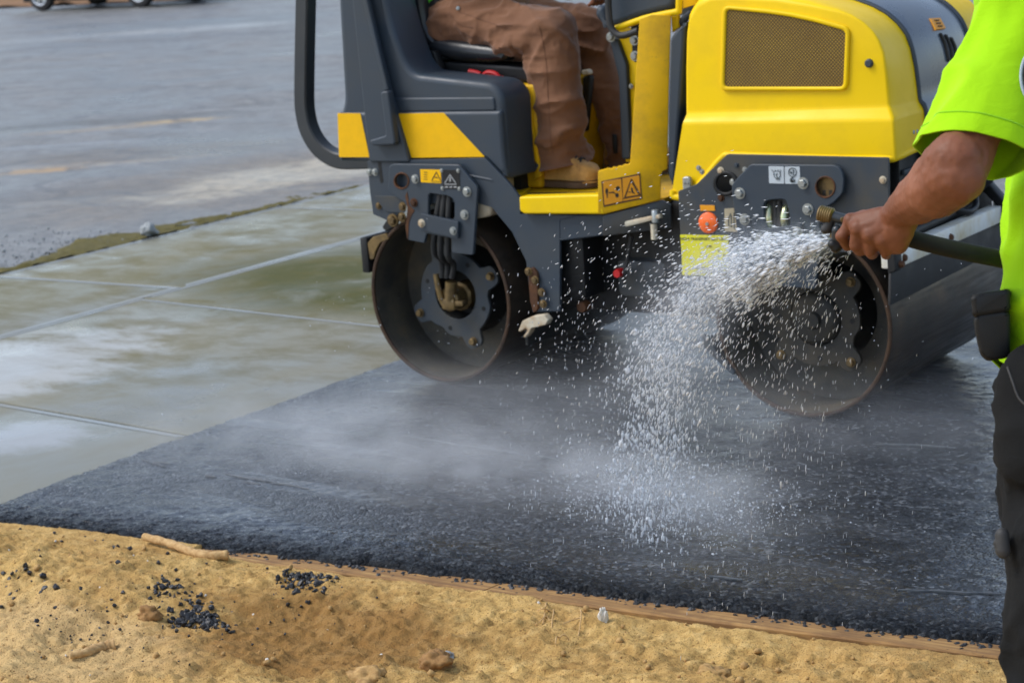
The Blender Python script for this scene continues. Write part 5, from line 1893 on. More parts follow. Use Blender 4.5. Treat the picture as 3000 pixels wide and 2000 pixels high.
for pts in ([(860, 540), (880, 700), (880, 900), (900, 1100), (980, 1300)], [(915, 540), (925, 700), (930, 900), (960, 1100), (1040, 1300)]):
    p = [U(*q, 1, -0.008) for q in zf(pts)]
    tube('hydraulic_hose', p, 0.010, 'rubber', RO, 12, 8)
plate('front_scraper_bolt', [(2150, 770), (2166, 738), (2180, 745), (2175, 780), (2160, 800)], -0.03, 0.03, 'slate_dirty', RO, 0.006, 0.006)
# pictogram label on the bracket
for poly in (zf([(790, 146), (965, 150), (968, 348), (796, 342)]), zf([(975, 150), (1148, 152), (1152, 352), (978, 348)])):
    plate('lift_label', poly, -0.0352, 0.0016, 'pale_label', fl, 0.0004, 0.003)


def zh(pts):
    return [(2220 + x / 7.468, 470 + y / 7.468) for x, y in pts]


hy = -0.0362
for a, b in ((290, 330), (360, 390), (420, 450), (470, 510)):
    plate('pictogram', zh([(a, 208), (a + 16, 205), (a + 50, 238), (a + 34, 240)]), hy, 0.001, 'ink_grey', fl, 0.0002)
plate('pictogram', zh([(320, 232), (500, 236), (500, 246), (320, 242)]), hy, 0.001, 'ink_grey', fl, 0.0002)


def zline(pts, w=0.0012, m='ink_grey'):
    put('pictogram', sweep_mesh(catmull([U(*q, 1, hy) for q in zh(pts)], 5), w, 6), m, fl)


zline([(348, 250), (350, 310), (375, 370), (430, 402), (480, 405)])
zline([(485, 250), (488, 330), (470, 372), (440, 385), (412, 350), (400, 310), (415, 290), (435, 310)])
zline([(400, 410), (480, 412)], 0.0016)
zline([(755, 165), (820, 190), (842, 260), (815, 330), (755, 355), (695, 325), (672, 260), (700, 190), (755, 165)])
zline([(720, 290), (712, 250), (745, 260), (735, 300)])
zline([(775, 200), (780, 330)])
zline([(760, 225), (800, 230)])
zline([(758, 360), (748, 390), (722, 420), (725, 455), (760, 466), (795, 450), (795, 420)], 0.0030)
zline([(740, 440), (760, 462), (785, 455)], 0.003, 'ink')
# reflector, small plates and the lime label
rf = put('side_reflector', lathe_mesh([(0, -0.007), (0.026, -0.006), (0.031, -0.003), (0.0325, 0.004)], U(2075, 653, 1, -0.012), (0, 1, 0), 36), 'reflector', RO)
put('reflector_screw', lathe_mesh([(0, -0.010), (0.005, -0.010), (0.006, -0.006)], U(2075, 655, 1, -0.012), (0, 1, 0), 12), 'zinc', rf)
plate('small_plate', [(2050, 601), (2093, 602), (2095, 618), (2052, 618)], -0.012, 0.003, 'orange_decal', RO, 0.0006, 0.002)
bl_ = plate('data_label', [(2122, 612), (2150, 610), (2162, 680), (2123, 678)], -0.0125, 0.003, 'beige', RO, 0.0006, 0.003)
for s in ([(2140, 625), (2134, 640), (2134, 660), (2142, 665), (2142, 630)], [(2150, 622), (2150, 668), (2156, 670)]):
    put('pictogram', sweep_mesh([U(a, b, 1, -0.0132) for a, b in s], 0.0014, 6), 'ink_grey', bl_)
ll = plate('notice_plate', [(1992, 688), (2134, 690), (2134, 745), (2137, 778), (2134, 808), (1998, 806), (1997, 745)], -0.0135, 0.003, 'lime_label', RO, 0.0008, 0.003)
A, B = U(1996, 700, 1, -0.0142), U(2131, 701, 1, -0.0142)
e1 = (B - A)
put('lettering', text_mesh('VEHICLE TRANSPORT BELT CENTER', 0.0115, (A + B) / 2, e1, (0, 0, 1)), 'ink', ll)
for s, x, y, sz in (('LEVEL', 2077, 722, 0.0085), ('60', 2106, 735, 0.0085), ('50', 2121, 748, 0.0085), ('800 421 4900', 2066, 786, 0.012), ('PARTS SERVICE', 2080, 799, 0.008)):
    put('lettering', text_mesh(s, sz, U(x, y, 1, -0.0142), e1, (0, 0, 1)), 'ink_brown' if sz < 0.01 else 'ink', ll)

# ---- nose: radiator cavity, white sprinkler bar, rubber curtain and brackets
box('nose_cavity', (1.45, 0.09, 0.50), (1.585, DW - 0.09, 0.76), 'black', RO, 0.006)
for z in (0.60, 0.66, 0.71):
    box('nose_rail', (1.585, 0.10, z - 0.008), (1.597, DW - 0.12, z + 0.008), 'slate', RO, 0.003)
# scraper behind the front drum
put('scraper_blade', prism_mesh([Vector((0.985, 0.0, 0.205)), Vector((1.055, 0.0, 0.150)), Vector((1.062, 0.0, 0.158)), Vector((0.992, 0.0, 0.218))], (0, 1, 0), DW, 0.001), 'black', RO)
put('scraper_arm', plate_mesh(fillet(PXY([(2055, 978), (2072, 985), (2100, 1030), (2155, 1090), (2150, 1100), (2108, 1062), (2066, 1020)], -0.01), 0.006), -0.014, 0.02, 0.003), 'slate_dirty', RO)
XB = 1.645
za, zbm = 0.470, 0.522
bar = box('sprinkler_bar', (XB - 0.045, -0.085, za), (XB + 0.0, 0.705, zbm), 'white', RO, 0.005, 2)
box('sprinkler_bar_end', (XB - 0.045, 0.745, za), (XB + 0.0, 0.84, zbm + 0.012), 'white', RO, 0.005, 2).name = 'sprinkler_bar'
cur = prism_mesh([Vector((XB - 0.012, -0.09, 0.47)), Vector((XB - 0.012, 0.845, 0.47)), Vector((XB - 0.012, 0.85, 0.385)), Vector((XB - 0.012, 0.4, 0.378)), Vector((XB - 0.012, -0.10, 0.372))], (-1, 0, 0), 0.008, 0.001)
put('rubber_curtain', cur, 'rubber', RO)
for y in (0.30, -0.03):
    put('bolt', lathe_mesh([(0, 0.008), (0.008, 0.008), (0.010, 0.004), (0.012, 0.0)], (XB, y, 0.493), (1, 0, 0), 12), 'rust', RO)
for y0 in (0.70, -0.115):
    bk = [(1.50, 0.58), (1.56, 0.60), (1.60, 0.595), (XB + 0.010, 0.535), (XB + 0.014, 0.47), (XB - 0.012, 0.462), (XB - 0.014, 0.52), (1.585, 0.565), (1.50, 0.55)]
    put('bar_bracket', plate_mesh(fillet(bk, 0.008), y0, 0.045, 0.004), 'black', RO)
    put('bolt', lathe_mesh([(0, 0.012), (0.008, 0.012), (0.010, 0.004), (0.012, 0.0)], (XB + 0.012, y0 + 0.03, 0.486), (1, 0, 0), 12), 'rust', RO)
tube('tow_handle', [(1.60, 0.60, 0.60), (1.625, 0.62, 0.62), (1.64, 0.66, 0.66), (1.64, 0.70, 0.70), (1.63, 0.70, 0.76)], [0.03, 0.028, 0.026, 0.024, 0.022], 'black', RO, 12)
tube('tow_chain', [(1.60, 0.45, 0.55), (1.622, 0.50, 0.535), (1.62, 0.56, 0.545), (1.60, 0.60, 0.58)], 0.010, 'black', RO, 10, 6)
tube('hose_guard', [(1.585, -0.06, 0.53), (1.59, 0.3, 0.535), (1.59, 0.6, 0.55)], 0.014, 'black', RO, 10, 6)

# ================================================================== PEOPLE
from mathutils.bvhtree import BVHTree


def folds(me, amp, freq, seed=0, ridge=0.6, extra=None):
    """push a garment's surface in and out into folds"""
    co, no = get_co(me), get_no(me)
    p = co * np.array(freq) + seed
    warp = np.stack([vnoise(co * 5 + seed + 31), vnoise(co * 5 + seed + 57), vnoise(co * 5 + seed + 91)], -1) * 0.55
    a = 2.6 * (1 - np.abs(vnoise(p + warp))) ** 4 - 0.6
    b = vnoise(p * 2.2 + warp + 9)
    d = amp * (ridge * a + (1 - ridge) * b)
    if extra is not None:
        d = d * extra(co)
    set_co(me, co + no * d[:, None])
    return me


def decimate_smooth(me, it=2):
    return evaluated(me, [('SMOOTH', dict(factor=0.5, iterations=it))])


def hand_caps(wrist, mcps, pips, dips, tips, thumb, r=0.0095):
    """palm, four jointed fingers of different lengths and a thumb"""
    c = []
    W = Vector(wrist)
    for k in range(4):
        m = Vector(mcps[k])
        c.append((W + (m - W) * 0.12, m, 0.0185, 0.0135))
        rr = r * (1.0, 1.05, 1.0, 0.86)[k]
        c.append((m, pips[k], rr * 1.22, rr * 1.08))
        c.append((pips[k], dips[k], rr * 1.06, rr * 0.95))
        c.append((dips[k], tips[k], rr * 0.95, rr * 0.8))
    for k in range(3):
        c.append((Vector(mcps[k]), Vector(mcps[k + 1]), 0.0115, 0.0115))
    t = [Vector(q) for q in thumb]
    c.append((t[0], t[1], 0.018, 0.0135))
    c.append((t[1], t[2], 0.0128, 0.0115))
    c.append((t[2], t[3], 0.0115, 0.009))
    return c


def head_caps(c, fwd, s=1.0):
    """skull, jaw, nose, ears and neck about the head centre"""
    c = Vector(c)
    f = Vector(fwd).normalized()
    side = Vector((0, 0, 1)).cross(f)
    up = Vector((0, 0, 1))
    out = [(c + up * 0.025 - f * 0.015, c + up * 0.02 + f * 0.015, 0.093 * s, 0.088 * s), (c - up * 0.02 + f * 0.02, c - up * 0.075 + f * 0.04, 0.070 * s, 0.048 * s),
           (c - up * 0.02 - f * 0.02, c - up * 0.17 - f * 0.03, 0.058 * s, 0.060 * s), (c + up * 0.02 + f * 0.10, c - up * 0.02 + f * 0.118, 0.009, 0.014),
           (c - up * 0.055 + f * 0.083, c - up * 0.055 + f * 0.083 + side * 0.02, 0.012, 0.010), (c - up * 0.055 + f * 0.083, c - up * 0.055 + f * 0.083 - side * 0.02, 0.012, 0.010),
           (c + up * 0.035 + f * 0.088 + side * 0.02, c + up * 0.035 + f * 0.078 + side * 0.045, 0.012, 0.010), (c + up * 0.035 + f * 0.088 - side * 0.02, c + up * 0.035 + f * 0.078 - side * 0.045, 0.012, 0.010)]
    for s_ in (-1, 1):
        out.append((c + side * 0.088 * s_ + up * 0.02, c + side * 0.092 * s_ - up * 0.025, 0.016, 0.011))
    return out


def add_eyes(c, fwd, parent):
    c = Vector(c)
    f = Vector(fwd).normalized()
    side = Vector((0, 0, 1)).cross(f)
    for s_ in (-1, 1):
        v, fc = ico(2)
        p = c + f * 0.082 + side * 0.032 * s_ + Vector((0, 0, 0.012))
        put('eye', from_py(v * 0.012 + np.array(p), fc.tolist()), 'white', parent, 180)


# ---------------------------------------------------------------- the driver
hipR, kneR = U(1335, 62, 1, 0.31), U(1618, 105, 1, 0.27)
shR, ankR = U(1636, 290, 1, 0.26), U(1648, 470, 1, 0.25)
hipL, kneL = Vector((hipR.x, 0.52, hipR.z)), U(1712, 90, 1, 0.56)
shL, ankL = U(1785, 300, 1, 0.57), U(1820, 470, 1, 0.57)
kneL.x = min(kneL.x, hipL.x + 0.46)
drv = thing('person', (0.0, 0.437, FZ), 'seated driver in brown canvas trousers, tan boots and a green shirt operating the roller', 'person')
tor0 = Vector((hipR.x - 0.02, 0.415, hipR.z + 0.02))
tor1 = tor0 + Vector((-0.09, 0.0, 0.46))
hd = tor1 + Vector((0.02, 0, 0.30))
shdR, shdL = tor1 + Vector((0, -0.20, 0.0)), tor1 + Vector((0, 0.20, 0.0))
elR, elL = shdR + Vector((0.12, -0.03, -0.26)), shdL + Vector((0.14, 0.03, -0.25))
wrR = U(1668, -24, 1, 0.30)
wrL = Vector((wrR.x + 0.02, 0.62, wrR.z + 0.06))
caps = [(tor0, tor1, 0.115, 0.12), (tor0 + Vector((0, -0.08, 0)), tor0 + Vector((0, 0.08, 0)), 0.10, 0.10), (shdR, shdL, 0.055, 0.055),
        (shdR, elR, 0.048, 0.040), (elR, wrR, 0.040, 0.028), (shdL, elL, 0.048, 0.040), (elL, wrL, 0.040, 0.028),
        (hipR, kneR, 0.062, 0.05), (kneR, shR, 0.05, 0.05), (shR, ankR, 0.048, 0.036), (hipL, kneL, 0.062, 0.048), (kneL, shL, 0.046, 0.038), (shL, ankL, 0.036, 0.030),
        (ankR, ankR + Vector((0.02, 0, -0.05)), 0.03, 0.03), (ankL, ankL + Vector((0.02, 0, -0.05)), 0.028, 0.028)]
caps += head_caps(hd, (1, 0, 0))
for w, sg in ((wrR, -1), (wrL, 1)):
    ux, uy, uz = Vector((1, 0, 0)), Vector((0, 1, 0)), Vector((0, 0, 1))
    m = [w + ux * 0.075 + uz * 0.012 + uy * (0.033 - 0.022 * k) for k in range(4)]
    pp_ = [q + ux * 0.030 - uz * 0.018 for q in m]
    dd_ = [q + ux * 0.006 - uz * 0.026 for q in pp_]
    tt_ = [q - ux * 0.018 - uz * 0.010 for q in dd_]
    th = [w + ux * 0.02 - uy * 0.012 * sg, w + ux * 0.045 - uy * 0.04 * sg, w + ux * 0.07 - uy * 0.04 * sg - uz * 0.02, w + ux * 0.08 - uy * 0.03 * sg - uz * 0.035]
    caps += hand_caps(w, m, pp_, dd_, tt_, th)
put('body', capsules_mesh(caps, 0.0045, 3), 'skin', drv, 180)
add_eyes(hd, (1, 0, 0), drv)

# trousers
kt = kneR + Vector((0.0, 0, 0.01))
mid = (hipR + kneR) / 2
caps = [(hipR + Vector((-0.02, 0, 0.0)), mid + Vector((0, 0, 0.004)), 0.098, 0.090), (mid, kt, 0.090, 0.083), (kt, shR, 0.084, 0.081), (shR, ankR + Vector((0, 0, 0.0)), 0.081, 0.071), (ankR, ankR + Vector((0.003, 0, -0.05)), 0.071, 0.066),
        (hipL + Vector((-0.02, 0, 0)), kneL, 0.098, 0.077), (kneL, shL, 0.073, 0.060), (shL, ankL, 0.060, 0.048), (ankL, ankL + Vector((0, 0, -0.06)), 0.047, 0.045),
        (hipR + Vector((-0.03, 0.02, 0.02)), hipL + Vector((-0.03, -0.02, 0.02)), 0.10, 0.10), (tor0 + Vector((0, -0.06, 0.0)), tor0 + Vector((-0.02, -0.06, 0.09)), 0.10, 0.105), (tor0 + Vector((0, 0.06, 0.0)), tor0 + Vector((-0.02, 0.06, 0.09)), 0.10, 0.105)]
me = capsules_mesh(caps, 0.0065, 5)


def tro_amp(co):
    a = 0.55 + 0 * co[:, 0]
    a += 1.1 * np.exp(-((co[:, 2] - ankR.z - 0.02) / 0.09) ** 2)
    a += 0.9 * np.exp(-(((co[:, 2] - kneR.z + 0.03) / 0.07) ** 2 + ((co[:, 0] - kneR.x + 0.07) / 0.10) ** 2))
    a += 0.5 * (co[:, 0] < kneR.x - 0.1)
    return a


folds(me, 0.011, (5, 6, 8.5), 3, 0.8, tro_amp)
folds(me, 0.006, (10, 10, 17), 8, 0.7, tro_amp)
folds(me, 0.003, (26, 22, 40), 14, 0.6, tro_amp)
nR = Vector((-0.10, 0, -1)).normalized()
me = cut_local(me, ankR + Vector((0.0, 0, -0.018)), Vector((0.17, 0, -1)).normalized(), ankR, 0.17)
me = cut_local(me, ankL + Vector((0.0, 0, -0.02)), Vector((0.1, 0, -1)).normalized(), ankL, 0.13)
me = cut_local(me, tor0 + Vector((0, 0, 0.09)), Vector((0, 0, 1)), tor0 + Vector((0, 0, 0.12)), 0.24)
me = evaluated(me, [('SOLIDIFY', dict(thickness=0.003, offset=-1)), ('SMOOTH', dict(factor=0.5, iterations=1))])
tro = put('trousers', me, 'trousers_brown', drv, 60)
bv = BVHTree.FromObject(tro, bpy.context.evaluated_depsgraph_get()) if False else None


def bvh_of(o):
    m = o.data
    vs = [v.co.copy() for v in m.vertices]
    return BVHTree.FromPolygons(vs, [tuple(p.vertices) for p in m.polygons])


tb = bvh_of(tro)


def on_mesh(tree, px, py, off=0.001):
    d = Vector(ray(px, py)).normalized()
    h = tree.ray_cast(Vector(CAM), d)
    return (h[0] + h[1] * off, h[1]) if h[0] is not None else (None, None)


def seam(tree, pxs, name, mat, parent, r=0.0012, off=0.0004):
    p = []
    for q in catmull([Vector((a, b, 0)) for a, b in pxs], 10):
        h, _ = on_mesh(tree, q.x, q.y, off)
        if h is not None and (not p or (h - p[-1]).length < 0.06):
            p.append(h)
    if len(p) > 3:
        put(name, sweep_mesh(p, r, 6), mat, parent, 180)


MT['thread'] = mat_cloth('brown_thread', (0.145, 0.064, 0.032), (0.10, 0.045, 0.022), rough=0.9)
seam(tb, z2([(470, 200), (500, 330), (525, 500), (535, 700), (548, 900), (560, 1080), (575, 1180)]), 'side_seam', 'thread', tro, 0.0010)
seam(tb, z1([(1345, 92), (1430, 190), (1530, 215)]), 'pocket_seam', 'thread', tro)
seam(tb, z1([(1420, 90), (1560, 140), (1700, 190), (1820, 230)]), 'side_seam', 'thread', tro, 0.0010)
h, nn_ = on_mesh(tb, 1342, 25, 0.001)
if h is not None:
    put('rivet', lathe_mesh([(0.007, 0.0), (0.006, 0.002), (0.0, 0.003)], h, nn_, 14), 'zinc', tro)

# boots


def boot(ank, heel, toe, parent):
    f = (toe - heel)
    f.z = 0
    L = f.length
    f.normalize()
    z0 = FZ + 0.022
    sd = Vector((-f.y, f.x, 0))
    us = [0.0, 0.03, 0.10, 0.20, 0.32, 0.44, 0.55, 0.66, 0.77, 0.87, 0.95, 0.99, 1.0]
    ws = [0.012, 0.026, 0.034, 0.036, 0.035, 0.036, 0.040, 0.045, 0.047, 0.044, 0.034, 0.020, 0.008]
    hs = [0.050, 0.075, 0.098, 0.112, 0.116, 0.112, 0.098, 0.082, 0.068, 0.060, 0.050, 0.038, 0.028]
    vs, fs = [], []
    n = 22
    for u, w, h in zip(us, ws, hs):
        for k in range(n):
            t = math.pi * k / (n - 1)
            x = math.copysign(abs(math.cos(t)) ** 0.62, math.cos(t))
            z = math.sin(t) ** 0.62
            vs.append(heel + f * (L * u) + sd * (w * x) + Vector((0, 0, z0 - heel.z + h * z)))
    for i in range(len(us) - 1):
        for k in range(n - 1):
            fs.append((i * n + k, i * n + k + 1, (i + 1) * n + k + 1, (i + 1) * n + k))
    fs.append(tuple(range(n)))
    fs.append(tuple((len(us) - 1) * n + k for k in range(n)))
    m = from_py(vs, fs)
    bm = bmesh.new()
    bm.from_mesh(m)
    bmesh.ops.recalc_face_normals(bm, faces=bm.faces)
    bm.to_mesh(m)
    bm.free()
    m = evaluated(m, [('SUBSURF', dict(levels=2))])
    folds(m, 0.0022, (22, 22, 34), 5, 0.6)
    b = put('boot', m, 'boot', parent, 180)
    out = []
    for k in range(44):
        t = 2 * math.pi * k / 44
        a = math.copysign(abs(math.cos(t)) ** 0.7, math.cos(t)) * (L / 2 + 0.006)
        u = min(max(0.5 + a / L, 0), 1)
        w = np.interp(u, us, ws) + 0.006
        w = max(w, 0.02) if 0.02 < u < 0.98 else w
        out.append(heel + f * (L / 2 + a) + sd * w * math.copysign(abs(math.sin(t)) ** 0.5, math.sin(t)))
    s = prism_mesh([Vector((q.x, q.y, FZ + 0.006)) for q in out], (0, 0, 1), 0.021, 0.003, 2)
    put('sole', s, 'sole', b, 40)
    wl = [Vector((q.x, q.y, FZ + 0.029)) for q in out]
    put('welt', sweep_mesh(wl + wl[:1], 0.0028, 6), 'ink_brown', b, 180)
    lc = []
    for k in range(5):
        u = 0.42 + 0.075 * k
        h = np.interp(u, us, hs)
        for q0, q1 in (((-1, 0.0), (1, 0.05)), ((1, 0.0), (-1, 0.05))):
            pa = heel + f * (L * (u + q0[1])) + sd * 0.022 * q0[0] + Vector((0, 0, z0 - heel.z + np.interp(u + q0[1], us, hs) * 0.93))
            pb = heel + f * (L * (u + q1[1])) + sd * 0.022 * q1[0] + Vector((0, 0, z0 - heel.z + np.interp(u + q1[1], us, hs) * 0.93))
            pm = (pa + pb) / 2 + Vector((0, 0, 0.010))
            lc.append(sweep_mesh(catmull([pa, pm, pb], 4), 0.0036, 6))
    put('laces', merge(lc), 'ink', b, 180)
    tg = heel + f * (L * 0.36)
    put('tongue', sweep_mesh(catmull([heel + f * (L * u) + Vector((0, 0, z0 - heel.z + np.interp(u, us, hs) + 0.002)) for u in (0.34, 0.45, 0.56, 0.68)], 5), [0.010] * 14 + [0.006] * 2, 8), 'sole', b, 180)
    return b


boot(ankR, U(1578, 552, 1, 0.25), U(1756, 552, 1, 0.25), drv)
boot(ankL, Vector((ankL.x - 0.07, 0.58, FZ)), Vector((ankL.x + 0.2, 0.60, FZ)), drv)
# shirt
caps = [(tor0 + Vector((-0.02, -0.03, 0.05)), tor1, 0.135, 0.135), (tor0 + Vector((-0.02, 0.03, 0.05)), tor1, 0.135, 0.135), (shdR, shdL, 0.075, 0.075), (shdR, elR, 0.068, 0.066), (shdL, elL, 0.068, 0.066),
        (tor0 + Vector((-0.04, -0.05, 0.10)), tor0 + Vector((-0.04, 0.05, 0.10)), 0.128, 0.128), (tor0 + Vector((-0.075, -0.08, 0.05)), tor0 + Vector((-0.075, 0.08, 0.05)), 0.09, 0.09)]
me = capsules_mesh(caps, 0.009, 4)
folds(me, 0.009, (9, 9, 6), 2)
me = cut_local(me, elR + (shdR - elR) * 0.25, (elR - shdR).normalized(), elR, 0.10)
me = cut_local(me, elL + (shdL - elL) * 0.25, (elL - shdL).normalized(), elL, 0.10)
put('shirt', me, 'shirt_green', drv, 180)
hc = [(hd + Vector((-0.02, 0, 0.07)), hd + Vector((0.0, 0, 0.06)), 0.112, 0.108)]
m = capsules_mesh(hc, 0.008, 3)
m = cut_mesh(m, hd + Vector((0, 0, 0.06)), (0, 0, -1))
put('hard_hat', merge([m, lathe_mesh([(0.10, 0.0), (0.135, -0.004), (0.135, 0.002), (0.10, 0.006)], hd + Vector((0.01, 0, 0.065)), (0, 0, 1), 32)]), 'yellow', drv, 60)

# ---------------------------------------------------------------- the worker with the hose
wk = thing('person', (2.96, -2.45, 0.02), 'worker in a fluorescent lime T-shirt and black trousers holding the spraying hose', 'person')
sh = D(3010, 25, 2.92)
el = D(2798, 512, 2.80)
wr = D(2648, 612, 2.975)
ch0, ch1 = D(3258, 130, 3.0), D(3246, 820, 2.98)
hips = D(3190, 1010, 2.99)
hipW, knW, anW = D(3135, 1060, 2.95), D(3108, 1570, 2.90), D(3115, 2290, 2.90)
off = RH * 0.0 + FH * 0.22
hipW2, knW2, anW2 = hipW + Vector(off) + Vector(RH * 0.1), knW + Vector(off) + Vector(RH * 0.16), anW + Vector(off) + Vector(RH * 0.2)
hdw = D(3200, -330, 3.0)
fw_ = Vector(-RH * 0.75 + FH * 0.65)
sh2 = D(3500, 25, 3.25)
el2 = sh2 + Vector((0.02, 0.05, -0.27))
wr2 = el2 + fw_ * 0.2 + Vector((0, 0, -0.06))
# hose hand, depth in metres from the camera
HX0, HY0 = 2412, 627


def hose_px(x):
    return HY0 + (x - HX0) * 0.262


MC = [D(2493, 650, 3.044), D(2516, 670, 3.028), D(2547, 688, 3.018), D(2582, 700, 3.012)]
PI_ = [D(2466, 692, 3.052), D(2507, 720, 3.038), D(2549, 734, 3.032), D(2593, 738, 3.028)]
DI = [D(2484, 721, 3.078), D(2520, 734, 3.070), D(2556, 745, 3.066), D(2596, 746, 3.060)]
TI = [D(2500, 712, 3.098), D(2534, 722, 3.094), D(2568, 732, 3.090), D(2606, 734, 3.084)]
TH = [D(2606, 640, 3.03), D(2560, 636, 3.085), D(2520, 648, 3.108), D(2500, 668, 3.112)]
caps = hand_caps(D(2630, 632, 3.0), MC, PI_, DI, TI, TH, 0.0089)
for q in MC:
    caps.append((q - Vector(FH) * 0.002 + Vector((0, 0, 0.002)), q - Vector(FH) * 0.003, 0.0132, 0.0125))
for q in MC[:3]:
    w_0 = D(2630, 632, 3.0) - Vector(FH) * 0.017
    caps.append((w_0.lerp(q - Vector(FH) * 0.012, 0.35), q - Vector(FH) * 0.0105, 0.0045, 0.0042))
caps += [(D(2632, 636, 3.0), D(2566, 650, 3.028), 0.024, 0.017), (D(2640, 650, 2.995), D(2596, 704, 3.016), 0.025, 0.018), (D(2646, 640, 2.99), D(2628, 702, 3.01), 0.024, 0.020),
         (D(2608, 712, 3.022), D(2634, 716, 3.024), 0.017, 0.0155), (D(2530, 640, 3.036), D(2600, 650, 3.015), 0.014, 0.02),
         (wr, D(2628, 634, 3.0), 0.0275, 0.0255)]
f1 = el.lerp(wr, 0.35)
f2 = el.lerp(wr, 0.72)
caps += [(sh, el, 0.034, 0.042), (el, f1 + Vector((0, 0, -0.002)), 0.044, 0.043), (f1, f2, 0.043, 0.035), (f2, wr, 0.036, 0.0275), (sh.lerp(el, 0.85), el, 0.041, 0.043),
         (el + Vector((0, 0, 0.02)), f1 + Vector(cu * 0.006), 0.041, 0.041)]
caps += [(ch0, ch1, 0.095, 0.09), (sh, sh2, 0.04, 0.04), (sh2, el2, 0.048, 0.043), (el2, wr2, 0.042, 0.028), (hips, hipW, 0.09, 0.07), (hips, hipW2, 0.09, 0.07), (ch1, hips, 0.10, 0.09),
         (hipW, knW, 0.075, 0.055), (knW, anW, 0.052, 0.036), (hipW2, knW2, 0.075, 0.055), (knW2, anW2, 0.052, 0.036), (anW, anW + fw_ * 0.16 + Vector((0, 0, -0.08)), 0.036, 0.035), (anW2, anW2 + fw_ * 0.16 + Vector((0, 0, -0.08)), 0.036, 0.035)]
u3 = Vector((0, 0, 1)).cross(fw_).normalized()
m_ = [wr2 + fw_ * 0.075 + u3 * (0.033 - 0.022 * k) for k in range(4)]
p_ = [q + fw_ * 0.025 - Vector((0, 0, 0.02)) for q in m_]
d_ = [q - fw_ * 0.006 - Vector((0, 0, 0.024)) for q in p_]
t_2 = [q - fw_ * 0.02 + Vector((0, 0, 0.002)) for q in d_]
caps += hand_caps(wr2, m_, p_, d_, t_2, [wr2 + fw_ * 0.02 + u3 * 0.01, wr2 + fw_ * 0.045 + u3 * 0.035, wr2 + fw_ * 0.065 + u3 * 0.04 - Vector((0, 0, 0.02)), wr2 + fw_ * 0.07 + u3 * 0.03 - Vector((0, 0, 0.04))])
caps += head_caps(hdw, fw_)
me = capsules_mesh(caps, 0.0026, 3, 0.5)
co, no = get_co(me), get_no(me)
set_co(me, co + no * (0.0010 * vnoise(co * 55) + 0.0006 * vnoise(co * 130))[:, None])
wbody = put('body', me, 'skin', wk, 180)
add_eyes(hdw, fw_, wk)
hb = [(hdw + Vector((0, 0, 0.04)) - fw_ * 0.02, hdw + Vector((0, 0, 0.035)) + fw_ * 0.005, 0.098, 0.094)]
m = cut_mesh(capsules_mesh(hb, 0.008, 3), hdw + Vector((0, 0, 0.02)) - fw_ * 0.02, (Vector((0, 0, -1)) + fw_ * 0.5).normalized())
put('hair', m, 'black', wk, 180)

# shirt: torso and sleeve, cut open at the cuff and the hem
s_end = D(2851, 452, 2.84)
s_ext = s_end + (s_end - sh).normalized() * 0.10
sa = (s_end - sh).normalized()
sL = (s_end - sh).length
def sl_amp(c):
    return 0.85 + 0.3 * np.exp(-((c[:, 2] - (ch1.z - 0.03)) / 0.12) ** 2)


sleeve = capsules_mesh([(sh - sa * 0.06, sh + sa * sL * 0.5, 0.070, 0.063), (sh + sa * sL * 0.5, s_end, 0.063, 0.073), (s_end, s_ext, 0.073, 0.075)], 0.005, 6)
torso = capsules_mesh([(ch0 + Vector((0, 0, 0.05)), ch0.lerp(ch1, 0.45), 0.150, 0.142), (ch0.lerp(ch1, 0.45), ch1 + Vector((0, 0, -0.06)), 0.142, 0.157), (ch1, ch1 + Vector((0, 0, -0.12)), 0.156, 0.158),
                       (sh + Vector((0, 0, 0.01)), sh2, 0.072, 0.085), (sh2, el2, 0.075, 0.07), (D(3060, 120, 2.93), D(3130, 300, 2.97), 0.085, 0.11)], 0.006, 6)
ax_ = np.array(sa)
for me in (sleeve, torso):
    # long shallow folds that run down the sleeve and across the body
    co, no = get_co(me), get_no(me)
    q = co - np.array(sh)
    along = q @ ax_
    perp = q - along[:, None] * ax_
    p = perp * 17 + (along * 3.2)[:, None] * ax_ + 4
    w_ = np.stack([vnoise(co * 6 + 3), vnoise(co * 6 + 33), vnoise(co * 6 + 63)], -1) * 0.5
    d = 0.0075 * (2.2 * (1 - np.abs(vnoise(p * 0.8 + w_))) ** 4 - 0.5) + 0.004 * vnoise(p * 1.9 + 5)
    set_co(me, co + no * (0.004 + d * sl_amp(co))[:, None])
    folds(me, 0.008, (4.5, 4.5, 6), 21, 0.7, sl_amp)
sleeve = evaluated(sleeve, [('SMOOTH', dict(factor=0.5, iterations=4))])
torso = evaluated(torso, [('SMOOTH', dict(factor=0.5, iterations=6))])
cn = (sa + Vector(RH) * 0.10 + Vector(cu) * -0.16).normalized()
sleeve = cut_mesh(sleeve, s_end, cn)
torso = cut_local(torso, el2 + (sh2 - el2) * 0.2, (el2 - sh2).normalized(), el2, 0.12)
me = torso
hm = (Vector((0, 0, -1)) + Vector(RH) * 0.62).normalized()
hm = (Vector(cu) * -1.0 - Vector(RH) * 0.85).normalized()
me = cut_local(me, D(2968, 1040, 2.86), hm, ch1 + Vector((0, 0, -0.2)), 0.34)
me = merge([me, sleeve])
me = evaluated(me, [('SOLIDIFY', dict(thickness=0.003, offset=-1)), ('SMOOTH', dict(factor=0.5, iterations=2))])
shirt = put('shirt', me, 'shirt_lime', wk, 60)
sb = bvh_of(shirt)
slv = BVHTree.FromPolygons([v.co.copy() for v in sleeve.vertices], [tuple(p.vertices) for p in sleeve.polygons])
